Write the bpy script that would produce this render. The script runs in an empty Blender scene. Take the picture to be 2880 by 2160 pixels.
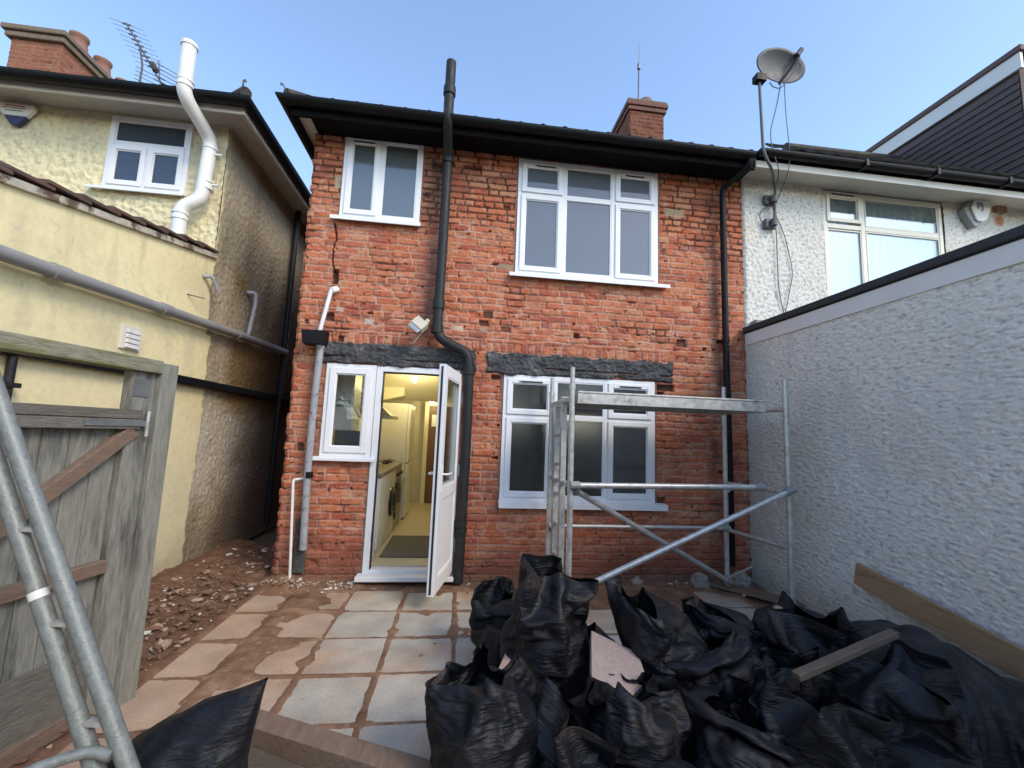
import bpy, bmesh, math, random
import numpy as np
from mathutils import Vector, Matrix, noise as mnoise
R = math.radians
sc = bpy.context.scene

# ------------------------------------------------------------------ camera, light, exposure
cd = bpy.data.cameras.new('camera'); cam = bpy.data.objects.new('camera', cd); sc.collection.objects.link(cam); sc.camera = cam
cd.sensor_width = 36; cd.lens = 36*1199.9/2880; cd.clip_start = .05; cd.clip_end = 900
_y, _p, _r = 0.11625, 0.11709, 0.03825
_f = Vector((math.sin(_y)*math.cos(_p), math.cos(_y)*math.cos(_p), math.sin(_p)))
_rt = Vector((math.cos(_y), -math.sin(_y), 0)); _up = _rt.cross(_f)
_r2 = _rt*math.cos(_r)+_up*math.sin(_r); _u2 = -_rt*math.sin(_r)+_up*math.cos(_r)
_m = Matrix((_r2, _u2, -_f)).transposed().to_4x4(); _m.translation = (0, -4.6, 1.53); cam.matrix_world = _m

SUN_EL, SUN_AZ = 39, 138          # azimuth from +Y clockwise: behind the camera, a little to the right
w = bpy.data.worlds.new('World'); sc.world = w; w.use_nodes = True
nt = w.node_tree; bg = nt.nodes['Background']
sky = nt.nodes.new('ShaderNodeTexSky'); sky.sky_type = 'NISHITA'; sky.sun_disc = False
sky.sun_elevation = R(SUN_EL); sky.sun_rotation = R(SUN_AZ); sky.altitude = 0; sky.air_density = 1.0; sky.dust_density = .6; sky.ozone_density = 1.3
nt.links.new(sky.outputs[0], bg.inputs[0]); bg.inputs[1].default_value = 0.15
sl = bpy.data.lights.new('sun', 'SUN'); sl.energy = .85; sl.angle = R(21); sl.color = (1, .87, .68)
so = bpy.data.objects.new('sun', sl); sc.collection.objects.link(so)
sd = Vector((math.sin(R(SUN_AZ))*math.cos(R(SUN_EL)), math.cos(R(SUN_AZ))*math.cos(R(SUN_EL)), math.sin(R(SUN_EL))))
so.rotation_euler = sd.to_track_quat('Z', 'Y').to_euler(); so.location = sd*30
sc.view_settings.view_transform = 'Standard'; sc.view_settings.look = 'None'; sc.view_settings.exposure = 1.38; sc.view_settings.gamma = 1
BAG_FRAMES = 22

# ------------------------------------------------------------------ object helpers
def link(o, parent=None):
    sc.collection.objects.link(o)
    if parent is not None:
        o.parent = parent; o.matrix_parent_inverse = Matrix()
        o.location = o.location - wloc(parent)
    return o
def wloc(p):
    v = Vector((0, 0, 0))
    while p is not None: v += p.location; p = p.parent
    return v
def tag(o, label=None, cat=None, group=None, kind=None):
    if label: o['label'] = label
    if cat: o['category'] = cat
    if group: o['group'] = group
    if kind: o['kind'] = kind
    return o
def thing(name, loc, label, cat, group=None):
    o = bpy.data.objects.new(name, None); o.location = loc; o.empty_display_size = .1; sc.collection.objects.link(o)
    return tag(o, label, cat, group)

class MB:
    """collects shapes, then links them as ONE mesh object"""
    def __init__(s): s.v = []; s.f = []; s.m = []; s.sm = []
    def add(s, V, F, mi=0, smooth=False):
        b = len(s.v); s.v += [tuple(p) for p in V]; s.f += [tuple(i+b for i in f) for f in F]; s.m += [mi]*len(F); s.sm += [smooth]*len(F); return s
    def box(s, x0, x1, y0, y1, z0, z1, mi=0):
        V = [(x0,y0,z0),(x1,y0,z0),(x1,y1,z0),(x0,y1,z0),(x0,y0,z1),(x1,y0,z1),(x1,y1,z1),(x0,y1,z1)]
        return s.add(V, [(0,3,2,1),(4,5,6,7),(0,1,5,4),(1,2,6,5),(2,3,7,6),(3,0,4,7)], mi)
    def beam(s, a, b, wd, th, up=(0,0,1), mi=0):
        a = Vector(a); b = Vector(b); d = (b-a).normalized(); u = Vector(up); sx = d.cross(u).normalized(); uu = sx.cross(d).normalized()
        V = []
        for p in (a, b):
            for i, j in ((-1,-1),(1,-1),(1,1),(-1,1)): V.append(p+sx*i*wd/2+uu*j*th/2)
        return s.add(V, [(3,2,1,0),(4,5,6,7),(0,1,5,4),(1,2,6,5),(2,3,7,6),(3,0,4,7)], mi)
    def tube(s, pts, r, n=14, cap=True, mi=0, rs=None):
        P = [Vector(p) for p in pts]; V = []; F = []; t0 = (P[1]-P[0]).normalized()
        a = t0.orthogonal().normalized(); m = len(P)
        for i, p in enumerate(P):
            t = ((P[min(i+1,m-1)]-p).normalized()+(p-P[max(i-1,0)]).normalized())
            t = t.normalized() if t.length > 1e-6 else t0
            a = (a-t*a.dot(t)).normalized(); b = t.cross(a)
            rr = rs[i] if rs else r
            for k in range(n):
                an = 2*math.pi*k/n; V.append(p+(a*math.cos(an)+b*math.sin(an))*rr)
        for i in range(m-1):
            for k in range(n): F.append((i*n+k, i*n+(k+1)%n, (i+1)*n+(k+1)%n, (i+1)*n+k))
        s.add(V, F, mi, True)
        if cap: s.add(V[:n], [tuple(reversed(range(n)))], mi); s.add(V[-n:], [tuple(range(n))], mi)
        return s
    def ring(s, p, q, r, n=16, mi=0): return s.tube([p, q], r, n, True, mi)
    def prism(s, poly, a, b, axis='y', mi=0):
        """extrude a 2D polygon (x,z) along y, or (y,z) along x, or (x,y) along z from a to b"""
        def P(u, v, t): return {'y': (u, t, v), 'x': (t, u, v), 'z': (u, v, t)}[axis]
        n = len(poly); V = [P(u, v, a) for u, v in poly]+[P(u, v, b) for u, v in poly]
        return s.add(V, [tuple(range(n)), tuple(reversed(range(n, 2*n)))]+[(i, n+i, n+(i+1)%n, (i+1)%n) for i in range(n)], mi)
    def build(s, name, mats, parent=None, bevel=0, seg=2, fixn=True):
        me = bpy.data.meshes.new(name); me.from_pydata(s.v, [], s.f)
        for m in (mats if isinstance(mats, (list, tuple)) else [mats]): me.materials.append(m)
        me.polygons.foreach_set('material_index', s.m); me.polygons.foreach_set('use_smooth', s.sm)
        if fixn:
            bm = bmesh.new(); bm.from_mesh(me); bmesh.ops.recalc_face_normals(bm, faces=bm.faces); bm.to_mesh(me); bm.free()
        o = bpy.data.objects.new(name, me); link(o, parent)
        if bevel:
            b = o.modifiers.new('bevel', 'BEVEL'); b.width = bevel; b.segments = seg; b.limit_method = 'ANGLE'; b.angle_limit = R(40)
        return o

def bend(pts, r, n=6):
    """round the corners of a poly-line"""
    P = [Vector(p) for p in pts]; out = [P[0]]
    for i in range(1, len(P)-1):
        a = (P[i-1]-P[i]); b = (P[i+1]-P[i]); rr = min(r, a.length*.45, b.length*.45)
        p0 = P[i]+a.normalized()*rr; p1 = P[i]+b.normalized()*rr
        for k in range(n+1):
            t = k/n; out.append(p0*(1-t)**2+P[i]*2*t*(1-t)+p1*t*t)
    out.append(P[-1]); return out

# ------------------------------------------------------------------ numpy noise
_rs = np.random.RandomState(7)
_perm = np.concatenate([_rs.permutation(256)]*3)
_ga = _rs.rand(256)*2*np.pi; _gx = np.cos(_ga); _gy = np.sin(_ga)
def pn(x, y, seed=0):
    x = np.asarray(x, float)+seed*17.31; y = np.asarray(y, float)+seed*9.77
    xi = np.floor(x).astype(int); yi = np.floor(y).astype(int); xf = x-xi; yf = y-yi
    u = xf*xf*xf*(xf*(xf*6-15)+10); v = yf*yf*yf*(yf*(yf*6-15)+10)
    def g(i, j, dx, dy):
        h = _perm[(_perm[(xi+i) & 255]+yi+j) & 255]; return _gx[h]*dx+_gy[h]*dy
    a = g(0,0,xf,yf); b = g(1,0,xf-1,yf); c = g(0,1,xf,yf-1); d = g(1,1,xf-1,yf-1)
    return (a+(b-a)*u+(c-a)*v+(a-b-c+d)*u*v)*1.4
def fbm(x, y, seed=0, o=4, g=.5):
    s = 0; a = 1; f = 1; t = 0
    for k in range(o): s = s+a*pn(x*f, y*f, seed+k*3); t += a; a *= g; f *= 2.03
    return s/t
def sst(a, b, x): t = np.clip((x-a)/(b-a), 0, 1); return t*t*(3-2*t)
def mixc(a, b, t): return a*(1-t[..., None])+np.asarray(b, float)*t[..., None]

def grid_mesh(name, P, mat, parent=None, col=None, mask=None, flip=False, smooth=True):
    n, m, _ = P.shape; idx = np.arange(n*m).reshape(n, m)
    q = np.stack([idx[:-1, :-1], idx[1:, :-1], idx[1:, 1:], idx[:-1, 1:]], -1).reshape(-1, 4)
    if flip: q = q[:, ::-1]
    if mask is not None: q = q[mask.reshape(-1)]
    me = bpy.data.meshes.new(name); me.vertices.add(n*m); me.vertices.foreach_set('co', P.reshape(-1).astype(np.float32))
    me.loops.add(q.size); me.loops.foreach_set('vertex_index', q.reshape(-1).astype(np.int32))
    me.polygons.add(len(q)); me.polygons.foreach_set('loop_start', np.arange(0, q.size, 4, dtype=np.int32)); me.polygons.foreach_set('loop_total', np.full(len(q), 4, np.int32))
    me.update(calc_edges=True); me.validate()
    me.polygons.foreach_set('use_smooth', np.full(len(me.polygons), smooth))
    if col is not None:
        at = me.color_attributes.new('Col', 'FLOAT_COLOR', 'POINT')
        c = np.ones((n*m, 4), np.float32); c[:, :3] = np.clip(col.reshape(-1, 3), 0, 1); at.data.foreach_set('color', c.reshape(-1))
    me.materials.append(mat); o = bpy.data.objects.new(name, me); return link(o, parent)

# ------------------------------------------------------------------ materials
def mat(name, col, rough=.6, var=.12, scale=8, bump=.0, bscale=60, metal=0, attr=False, col2=None, c2scale=2.5, c2lo=.5, c2hi=.62, stretch=(1,1,1), spec=.5, coord='Object', bdist=.01, alpha=None, sheen=0):
    m = bpy.data.materials.new(name); m.use_nodes = True; t = m.node_tree; N = t.nodes; L = t.links
    p = N['Principled BSDF']; p.inputs['Roughness'].default_value = rough; p.inputs['Metallic'].default_value = metal
    p.inputs['Specular IOR Level'].default_value = spec
    tc = N.new('ShaderNodeTexCoord'); mp = N.new('ShaderNodeMapping'); mp.inputs['Scale'].default_value = stretch
    L.new(tc.outputs[coord], mp.inputs[0])
    n1 = N.new('ShaderNodeTexNoise'); n1.inputs['Scale'].default_value = scale; n1.inputs['Detail'].default_value = 6; n1.inputs['Roughness'].default_value = .6
    L.new(mp.outputs[0], n1.inputs['Vector'])
    if attr:
        a = N.new('ShaderNodeAttribute'); a.attribute_name = 'Col'; base = a.outputs['Color']
    else:
        rgb = N.new('ShaderNodeRGB'); rgb.outputs[0].default_value = (*col, 1); base = rgb.outputs[0]
    if col2 is not None:
        n2 = N.new('ShaderNodeTexNoise'); n2.inputs['Scale'].default_value = c2scale; n2.inputs['Detail'].default_value = 7; n2.inputs['Roughness'].default_value = .65
        L.new(mp.outputs[0], n2.inputs['Vector'])
        mr = N.new('ShaderNodeMapRange'); mr.inputs[1].default_value = c2lo; mr.inputs[2].default_value = c2hi; L.new(n2.outputs[0], mr.inputs[0])
        mx = N.new('ShaderNodeMix'); mx.data_type = 'RGBA'; L.new(mr.outputs[0], mx.inputs[0]); L.new(base, mx.inputs[6]); mx.inputs[7].default_value = (*col2, 1); base = mx.outputs[2]
    mr1 = N.new('ShaderNodeMapRange'); mr1.inputs[1].default_value = .25; mr1.inputs[2].default_value = .75; mr1.inputs[3].default_value = 1-var; mr1.inputs[4].default_value = 1+var
    L.new(n1.outputs[0], mr1.inputs[0])
    mul = N.new('ShaderNodeVectorMath'); mul.operation = 'SCALE'; L.new(base, mul.inputs[0]); L.new(mr1.outputs[0], mul.inputs['Scale'])
    L.new(mul.outputs[0], p.inputs['Base Color'])
    mr2 = N.new('ShaderNodeMapRange'); mr2.inputs[1].default_value = .3; mr2.inputs[2].default_value = .7; rv = min(.12, var*.8); mr2.inputs[3].default_value = max(rough-rv, .02); mr2.inputs[4].default_value = min(rough+rv, 1)
    L.new(n1.outputs[0], mr2.inputs[0]); L.new(mr2.outputs[0], p.inputs['Roughness'])
    if bump:
        n3 = N.new('ShaderNodeTexNoise'); n3.inputs['Scale'].default_value = bscale; n3.inputs['Detail'].default_value = 5; L.new(mp.outputs[0], n3.inputs['Vector'])
        b = N.new('ShaderNodeBump'); b.inputs['Strength'].default_value = bump; b.inputs['Distance'].default_value = bdist; L.new(n3.outputs[0], b.inputs['Height']); L.new(b.outputs[0], p.inputs['Normal'])
    return m

def glass_mat(name, refl=.12, tint=(.75,.8,.8), rough=.0, body=None, bodyfac=0):
    m = bpy.data.materials.new(name); m.use_nodes = True; t = m.node_tree; N = t.nodes; L = t.links
    for n in list(N):
        if n.type != 'OUTPUT_MATERIAL': N.remove(n)
    out = [n for n in N if n.type == 'OUTPUT_MATERIAL'][0]
    tr = N.new('ShaderNodeBsdfTransparent'); tr.inputs[0].default_value = (*tint, 1)
    gl = N.new('ShaderNodeBsdfGlossy'); gl.inputs['Roughness'].default_value = rough; gl.inputs[0].default_value = (.95, .97, 1, 1)
    fr = N.new('ShaderNodeLayerWeight'); fr.inputs[0].default_value = .3
    ma = N.new('ShaderNodeMath'); ma.operation = 'MULTIPLY_ADD'; ma.inputs[1].default_value = .45; ma.inputs[2].default_value = refl; ma.use_clamp = True
    L.new(fr.outputs['Fresnel'], ma.inputs[0]); base = tr.outputs[0]
    tc = N.new('ShaderNodeTexCoord'); nz = N.new('ShaderNodeTexNoise'); nz.inputs['Scale'].default_value = 2.2; L.new(tc.outputs['Object'], nz.inputs['Vector'])
    bp = N.new('ShaderNodeBump'); bp.inputs['Strength'].default_value = .06; bp.inputs['Distance'].default_value = .02; L.new(nz.outputs[0], bp.inputs['Height']); L.new(bp.outputs[0], gl.inputs['Normal'])
    if body:
        di = N.new('ShaderNodeBsdfDiffuse'); di.inputs[0].default_value = (*body, 1); m0 = N.new('ShaderNodeMixShader'); m0.inputs[0].default_value = bodyfac
        L.new(base, m0.inputs[1]); L.new(di.outputs[0], m0.inputs[2]); base = m0.outputs[0]
    mx = N.new('ShaderNodeMixShader'); L.new(ma.outputs[0], mx.inputs[0]); L.new(base, mx.inputs[1]); L.new(gl.outputs[0], mx.inputs[2]); L.new(mx.outputs[0], out.inputs[0])
    return m
def emit_mat(name, col, e):
    m = bpy.data.materials.new(name); m.use_nodes = True; p = m.node_tree.nodes['Principled BSDF']
    p.inputs['Emission Color'].default_value = (*col, 1); p.inputs['Emission Strength'].default_value = e; p.inputs['Base Color'].default_value = (.9,.9,.9,1); return m

M = {}
M['brick'] = mat('brick', (.4,.15,.09), .9, .22, 45, .5, 150, attr=True, spec=.15, bdist=.006)
M['upvc'] = mat('white upvc', (.76,.765,.77), .45, .03, 3, 0, spec=.3)
M['upvc_dirty'] = mat('dusty upvc', (.72,.71,.68), .45, .10, 6, .1, 80)
M['upvc_cream'] = mat('cream frame', (.72,.68,.56), .4, .06, 5)
M['black'] = mat('black plastic', (.006,.006,.007), .5, .3, 6, .1, 40, spec=.2)
M['black_pipe'] = mat('black painted iron', (.018,.019,.020), .55, .35, 9, .25, 40, spec=.3, col2=(.06,.055,.05), c2scale=7, c2lo=.6, c2hi=.75)
M['black_wood'] = mat('black painted timber', (.005,.005,.005), .8, .4, 10, .3, 30, spec=.12)
M['grey_pipe'] = mat('grey plastic pipe', (.30,.31,.33), .45, .15, 12, .1, 50, col2=(.10,.085,.07), c2scale=9, c2lo=.56, c2hi=.66)
M['grey_pipe2'] = mat('grey soil pipe', (.25,.25,.24), .5, .12, 5, .08, 50)
M['white_pipe'] = mat('white plastic pipe', (.74,.74,.72), .35, .08, 8)
M['white_flue'] = mat('white flue pipe', (.74,.73,.68), .38, .05, 5)
M['dark_frame'] = mat('rubber seal', (.015,.015,.015), .6)
M['sill_dust'] = M['upvc_dirty']
M['lintel'] = mat('tarred concrete', (.07,.07,.072), .9, .4, 35, .8, 90, col2=(.17,.165,.16), c2scale=6, c2lo=.52, c2hi=.72, spec=.2, bdist=.012)
M['render_y'] = mat('painted render', (.7,.6,.35), .85, .08, 20, .25, 45, attr=True, spec=.2, bdist=.006)
M['dash'] = mat('pebbledash', (.6,.6,.6), .9, .12, 60, .5, 110, attr=True, spec=.2, bdist=.008)
M['dirt'] = mat('sandy soil', (.2,.11,.07), .95, .25, 60, .6, 140, attr=True, spec=.1, bdist=.008)
M['slab'] = mat('concrete flag', (.4,.37,.33), .97, .16, 70, .5, 160, attr=True, spec=.05, bdist=.003)
M['alu'] = mat('weathered aluminium', (.52,.51,.48), .42, .25, 18, .15, 60, metal=.5, col2=(.30,.28,.24), c2scale=12, c2lo=.55, c2hi=.7)
M['galv'] = mat('galvanised tube', (.20,.215,.20), .5, .25, 40, .2, 120, metal=.25, col2=(.22,.22,.20), c2scale=16, c2lo=.55, c2hi=.68)
M['wood_grey'] = mat('weathered timber', (.23,.225,.19), .85, .30, 9, .4, 30, stretch=(6,6,.9), col2=(.09,.088,.076), c2scale=2, c2lo=.5, c2hi=.66, spec=.2)
M['wood_greyh'] = mat('weathered rail', (.17,.155,.13), .85, .3, 9, .7, 30, stretch=(5,.8,8), col2=(.13,.11,.09), c2scale=2, c2lo=.5, c2hi=.66, spec=.2)
M['wood_moss'] = mat('mossy timber', (.26,.25,.18), .9, .3, 9, .6, 30, stretch=(4,.8,6), col2=(.17,.17,.075), c2scale=3, c2lo=.48, c2hi=.6, spec=.2)
M['wood_warm'] = mat('warm timber', (.19,.13,.095), .8, .25, 9, .5, 30, stretch=(4,1,8), col2=(.2,.15,.11), c2scale=2, c2lo=.5, c2hi=.66, spec=.2)
M['wood_plank'] = mat('sawn plank', (.36,.22,.12), .75, .2, 7, .4, 30, stretch=(6,.8,9), col2=(.24,.15,.09), c2scale=2, c2lo=.52, c2hi=.66, spec=.25)
M['wood_dark'] = mat('wet board', (.11,.085,.065), .7, .3, 7, .5, 30, stretch=(1.5,8,6), spec=.3)
M['tile'] = mat('dark roof tile', (.045,.035,.032), .85, .35, 12, .5, 30, col2=(.08,.075,.05), c2scale=5)
M['tile_brown'] = mat('brown roof tile', (.11,.06,.045), .85, .35, 12, .5, 30, col2=(.07,.065,.05), c2scale=5)
M['tile_hung'] = mat('tile cladding', (.085,.062,.060), .8, .15, 12, .3, 40)
M['soffit'] = mat('grey soffit', (.50,.48,.42), .7, .08, 5)
M['soffit_w'] = mat('white soffit', (.66,.63,.55), .6, .08, 5)
M['fascia_w'] = mat('white fascia', (.66,.65,.63), .4, .05, 3)
M['felt'] = mat('roofing felt', (.035,.038,.038), .9, .3, 60, .5, 150)
M['terracotta'] = mat('clay pot', (.26,.12,.085), .9, .2, 10, .3, 40, col2=(.22,.17,.11), c2scale=6)
M['flaunch'] = mat('chimney mortar', (.17,.125,.09), .95, .3, 20, .6, 60)
M['glass'] = glass_mat('window glass', .03, (.90,.93,.92))
M['glass_up'] = glass_mat('upper window glass', .05, (.5,.55,.58), body=(.125,.138,.160), bodyfac=.94)
M['glass_left'] = glass_mat('left house glass', .05, (.5,.55,.58), body=(.04,.055,.075), bodyfac=.92)
M['glass_frost'] = glass_mat('frosted glass', .09, (.3,.33,.34), rough=.12, body=(.11,.13,.135), bodyfac=.8)
M['glass_low'] = glass_mat('lower window glass', .10, (.35,.37,.37), rough=.16, body=(.03,.033,.035), bodyfac=.5)
M['glass_curt'] = glass_mat('curtained window glass', .06, (.88,.94,.96))
M['interior'] = mat('painted interior', (.74,.71,.58), .7, .03, 3)
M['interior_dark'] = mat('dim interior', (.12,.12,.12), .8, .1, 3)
M['lino'] = mat('beige lino', (.55,.48,.33), .4, .08, 6)
M['matgrey'] = mat('doormat', (.13,.12,.10), .95, .25, 150, .4, 300)
M['appliance'] = mat('white enamel', (.70,.70,.68), .4, .02, 3)
M['steel'] = mat('brushed steel', (.4,.39,.37), .35, .1, 20, metal=.8)
M['darkglass'] = mat('dark glass', (.02,.02,.022), .12)
M['worktop'] = mat('worktop', (.20,.17,.14), .5, .25, 60)
M['door_brown'] = mat('brown door', (.16,.085,.045), .5, .2, 5, .2, 20)
M['curtain'] = mat('net curtain', (.52,.55,.55), .9, .06, 4)
M['dish'] = mat('grey dish', (.055,.06,.068), .55, .1, 8)
M['alarm_w'] = mat('alarm case', (.72,.71,.66), .45, .05, 5)
M['alarm_b'] = mat('blue case', (.03,.035,.11), .4)
M['ink_blue'] = mat('blue lettering', (.16,.18,.42), .5)
M['ink_red'] = mat('red lettering', (.5,.12,.12), .5)
M['cable'] = mat('cable', (.10,.10,.11), .6)
M['grey_metal'] = mat('grey hinge', (.22,.23,.23), .5, .2, 20, metal=.5)
M['leaf'] = mat('dark foliage', (.035,.05,.02), .8, .4, 3)
M['bark'] = mat('bark', (.09,.07,.05), .9, .3, 8, .5, 20)
M['rub_w'] = mat('pale rubble', (.30,.22,.165), .9, .45, 9, .5, 60)
M['flood'] = mat('cream floodlight', (.55,.49,.38), .5, .1, 8)
M['stone'] = mat('mortar lump', (.30,.27,.23), .95, .3, 15, .8, 40)
def bag_material():
    m = mat('black bag', (.006,.0068,.0095), .46, .3, 3, .55, 22, spec=.30, bdist=.010, stretch=(1, 1, 2.6))
    t = m.node_tree; N = t.nodes; L = t.links; p = N['Principled BSDF']; base = p.inputs['Base Color'].links[0].from_socket
    b0 = [n for n in N if n.type == 'BUMP'][0]; tc = [n for n in N if n.type == 'TEX_COORD'][0]; mp2 = N.new('ShaderNodeMapping'); mp2.inputs['Scale'].default_value = (5, 5, 38); mp2.inputs['Rotation'].default_value = (.25, .15, 0); L.new(tc.outputs['Object'], mp2.inputs[0])
    wn = N.new('ShaderNodeTexNoise'); wn.inputs['Scale'].default_value = 1.3; wn.inputs['Detail'].default_value = 4; wn.inputs['Distortion'].default_value = .7; L.new(mp2.outputs[0], wn.inputs['Vector'])
    b2 = N.new('ShaderNodeBump'); b2.inputs['Strength'].default_value = .5; b2.inputs['Distance'].default_value = .016; L.new(wn.outputs[0], b2.inputs['Height']); L.new(b0.outputs[0], b2.inputs['Normal']); L.new(b2.outputs[0], p.inputs['Normal'])
    geo = N.new('ShaderNodeNewGeometry'); nz = N.new('ShaderNodeTexNoise'); nz.inputs['Scale'].default_value = 4.5; nz.inputs['Detail'].default_value = 8; nz.inputs['Roughness'].default_value = .7
    L.new(geo.outputs['Position'], nz.inputs['Vector'])
    mr = N.new('ShaderNodeMapRange'); mr.inputs[1].default_value = .52; mr.inputs[2].default_value = .74; mr.inputs[4].default_value = .65; L.new(nz.outputs[0], mr.inputs[0])
    mx = N.new('ShaderNodeMix'); mx.data_type = 'RGBA'; L.new(mr.outputs[0], mx.inputs[0]); L.new(base, mx.inputs[6]); mx.inputs[7].default_value = (.075,.052,.038, 1); L.new(mx.outputs[2], p.inputs['Base Color'])
    r = N.new('ShaderNodeMapRange'); r.inputs[3].default_value = .50; r.inputs[4].default_value = .8; L.new(mr.outputs[0], r.inputs[0]); L.new(r.outputs[0], p.inputs['Roughness'])
    return m
M['bag'] = bag_material()

# ------------------------------------------------------------------ bag cloth (simulated here, before the rest exists)
def fin_sim(ob, frames, extra):
    for f in range(1, frames+1): sc.frame_set(f)
    ev = ob.evaluated_get(bpy.context.evaluated_depsgraph_get()); me = bpy.data.meshes.new_from_object(ev)
    for o in [ob]+extra: bpy.data.objects.remove(o)
    me.materials.clear(); me.materials.append(M['bag'])
    me.polygons.foreach_set('use_smooth', np.full(len(me.polygons), True)); return me
def cloth_on(ob, frames, shrink=-.08):
    m = ob.modifiers.new('cloth', 'CLOTH'); s = m.settings; s.quality = 5; s.mass = .15
    s.tension_stiffness = 12; s.compression_stiffness = 8; s.shear_stiffness = 3; s.bending_stiffness = .02
    s.tension_damping = 5; s.compression_damping = 5; s.shear_damping = 5; s.bending_damping = .5; s.air_damping = 2; s.shrink_min = shrink; s.bending_stiffness = .008
    c = m.collision_settings; c.use_collision = True; c.distance_min = .004; c.use_self_collision = True; c.self_distance_min = .006; c.collision_quality = 2; c.self_friction = 5
    m.point_cache.frame_start = 1; m.point_cache.frame_end = frames+5
def lump(cx, cy, cz, rx, ry, rz, seed, e=.6):
    V = []; F = []; a, b = 28, 20; f = lambda x: math.copysign(abs(x)**e, x)
    for j in range(b+1):
        th = math.pi*j/b
        for i in range(a):
            ph = 2*math.pi*i/a; d = Vector((math.sin(th)*math.cos(ph), math.sin(th)*math.sin(ph), math.cos(th)))
            r = 1+.22*mnoise.noise(d*1.7+Vector((seed*7.1,0,0)))+.10*mnoise.noise(d*4+Vector((0,seed*3.3,0)))
            V.append((cx+f(d.x)*rx*r, cy+f(d.y)*ry*r, cz+f(d.z)*rz*r))
    for j in range(b):
        for i in range(a): F.append((j*a+i,(j+1)*a+i,(j+1)*a+(i+1)%a,j*a+(i+1)%a))
    me = bpy.data.meshes.new('fill'); me.from_pydata(V, [], F); o = bpy.data.objects.new('fill', me); sc.collection.objects.link(o)
    o.modifiers.new('c', 'COLLISION'); o.collision.thickness_outer = .006; o.collision.cloth_friction = 8; return o
def sim_floor():
    me = bpy.data.meshes.new('fl'); me.from_pydata([(-3,-3,0),(3,-3,0),(3,3,0),(-3,3,0)], [], [(0,1,2,3)]); o = bpy.data.objects.new('fl', me); sc.collection.objects.link(o)
    o.modifiers.new('c', 'COLLISION'); o.collision.thickness_outer = .004; o.collision.cloth_friction = 20; return o
def bag_mesh(seed, H=.8, Rr=.2, fill=.42, lean=(0,0), nu=76, nv=54, flare=.1, shrink=-.15, tie=0):
    ex = [lump(0, 0, fill/2+.015, Rr*.93, Rr*.93, fill/2, seed), sim_floor()]
    prof = [(Rr*1.12*k/8, .012) for k in range(1, 9)]
    for k in range(1, nv+1):
        z = .012+H*k/nv; tt = max(0, (z-fill)/(H-fill)); prof.append((Rr*(1.12+flare*max(0, (z-fill)/H))*(1-tie*math.exp(-((tt-.42)/.26)**2)*(tt > 0)), z))
    V = [(0,0,.012)]; F = []
    for r, z in prof:
        for i in range(nu):
            ph = 2*math.pi*i/nu; dx = mnoise.noise(Vector((math.cos(ph)*2, math.sin(ph)*2, z*6+seed)))*.012; k = max(0, z-fill); tt = k/(H-fill); dx += r*tie*.45*math.exp(-((tt-.42)/.3)**2)*math.cos(11*ph+seed) if tie and k > 0 else 0
            V.append(((r+dx)*math.cos(ph)+lean[0]*k*k*2, (r+dx)*math.sin(ph)+lean[1]*k*k*2, z))
    for i in range(nu): F.append((1+(i+1)%nu, 1+i, 0))
    for j in range(len(prof)-1):
        for i in range(nu): F.append((1+j*nu+(i+1)%nu, 1+(j+1)*nu+(i+1)%nu, 1+(j+1)*nu+i, 1+j*nu+i))
    me = bpy.data.meshes.new('bag'); me.from_pydata(V, [], F); ob = bpy.data.objects.new('bag', me); sc.collection.objects.link(ob)
    cloth_on(ob, BAG_FRAMES, shrink); return fin_sim(ob, BAG_FRAMES, ex)
def sheet_mesh(seed, lumps, sx, sy, z, n=72):
    ex = [lump(*l, seed+i, 1.0) for i, l in enumerate(lumps)]+[sim_floor()]
    V = []; F = []
    for j in range(n+1):
        for i in range(n+1):
            x = (i/n-.5)*sx; y = (j/n-.5)*sy; V.append((x, y, z+.02*mnoise.noise(Vector((x*3, y*3, seed)))))
    for j in range(n):
        for i in range(n): a = j*(n+1)+i; F.append((a, a+1, a+n+2, a+n+1))
    me = bpy.data.meshes.new('sheet'); me.from_pydata(V, [], F); ob = bpy.data.objects.new('sheet', me); sc.collection.objects.link(ob)
    cloth_on(ob, BAG_FRAMES+8, -.05); return fin_sim(ob, BAG_FRAMES+8, ex)
BAGS = [bag_mesh(1), bag_mesh(2, lean=(.7, 0)), bag_mesh(3, fill=.3), bag_mesh(4, H=.62, fill=.42, lean=(0, -.8)), bag_mesh(5, H=.78, fill=.40, lean=(.35, .1), flare=.2, tie=.62)]
SHEET = sheet_mesh(11, [(-.25, 0, .2, .34, .34, .34), (.22, .12, .18, .36, .4, .28), (.05, -.35, .12, .4, .3, .24)], 1.5, 1.5, .62)
sc.frame_set(1)

# ================================================================== GROUND
def ground_h(x, y):
    h = .012*fbm(x*3, y*3, 3, 4)+.010*fbm(x*14, y*14, 5, 3)
    h += .03*sst(-.25, .0, y)*(.6+.8*fbm(x*4, y*2, 9))            # soil banked against the brick wall
    h += np.where(x < -1.75, .03+.035*fbm(x*5, y*5, 12)+.015*fbm(x*20, y*20, 2), 0)
    return h
gx = np.arange(-3.0, 3.45, .016); gy = np.arange(-5.2, 1.4, .016); X, Y = np.meshgrid(gx, gy, indexing='ij')
cover = -.020+.010*fbm(X*9, Y*9, 21, 3)
cover += .050*sst(.05, .42, fbm(X*1.5+3, Y*1.7, 33, 3))*sst(-2.6, -.2, Y)*np.where(X < -.85, 1, .25)   # sand over the left-hand flags
cover += .045*sst(-.42, -.10, Y+.25*fbm(X*2.1, Y*2, 14, 3)-.10*(np.abs(X+.42) < .5))
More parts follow.
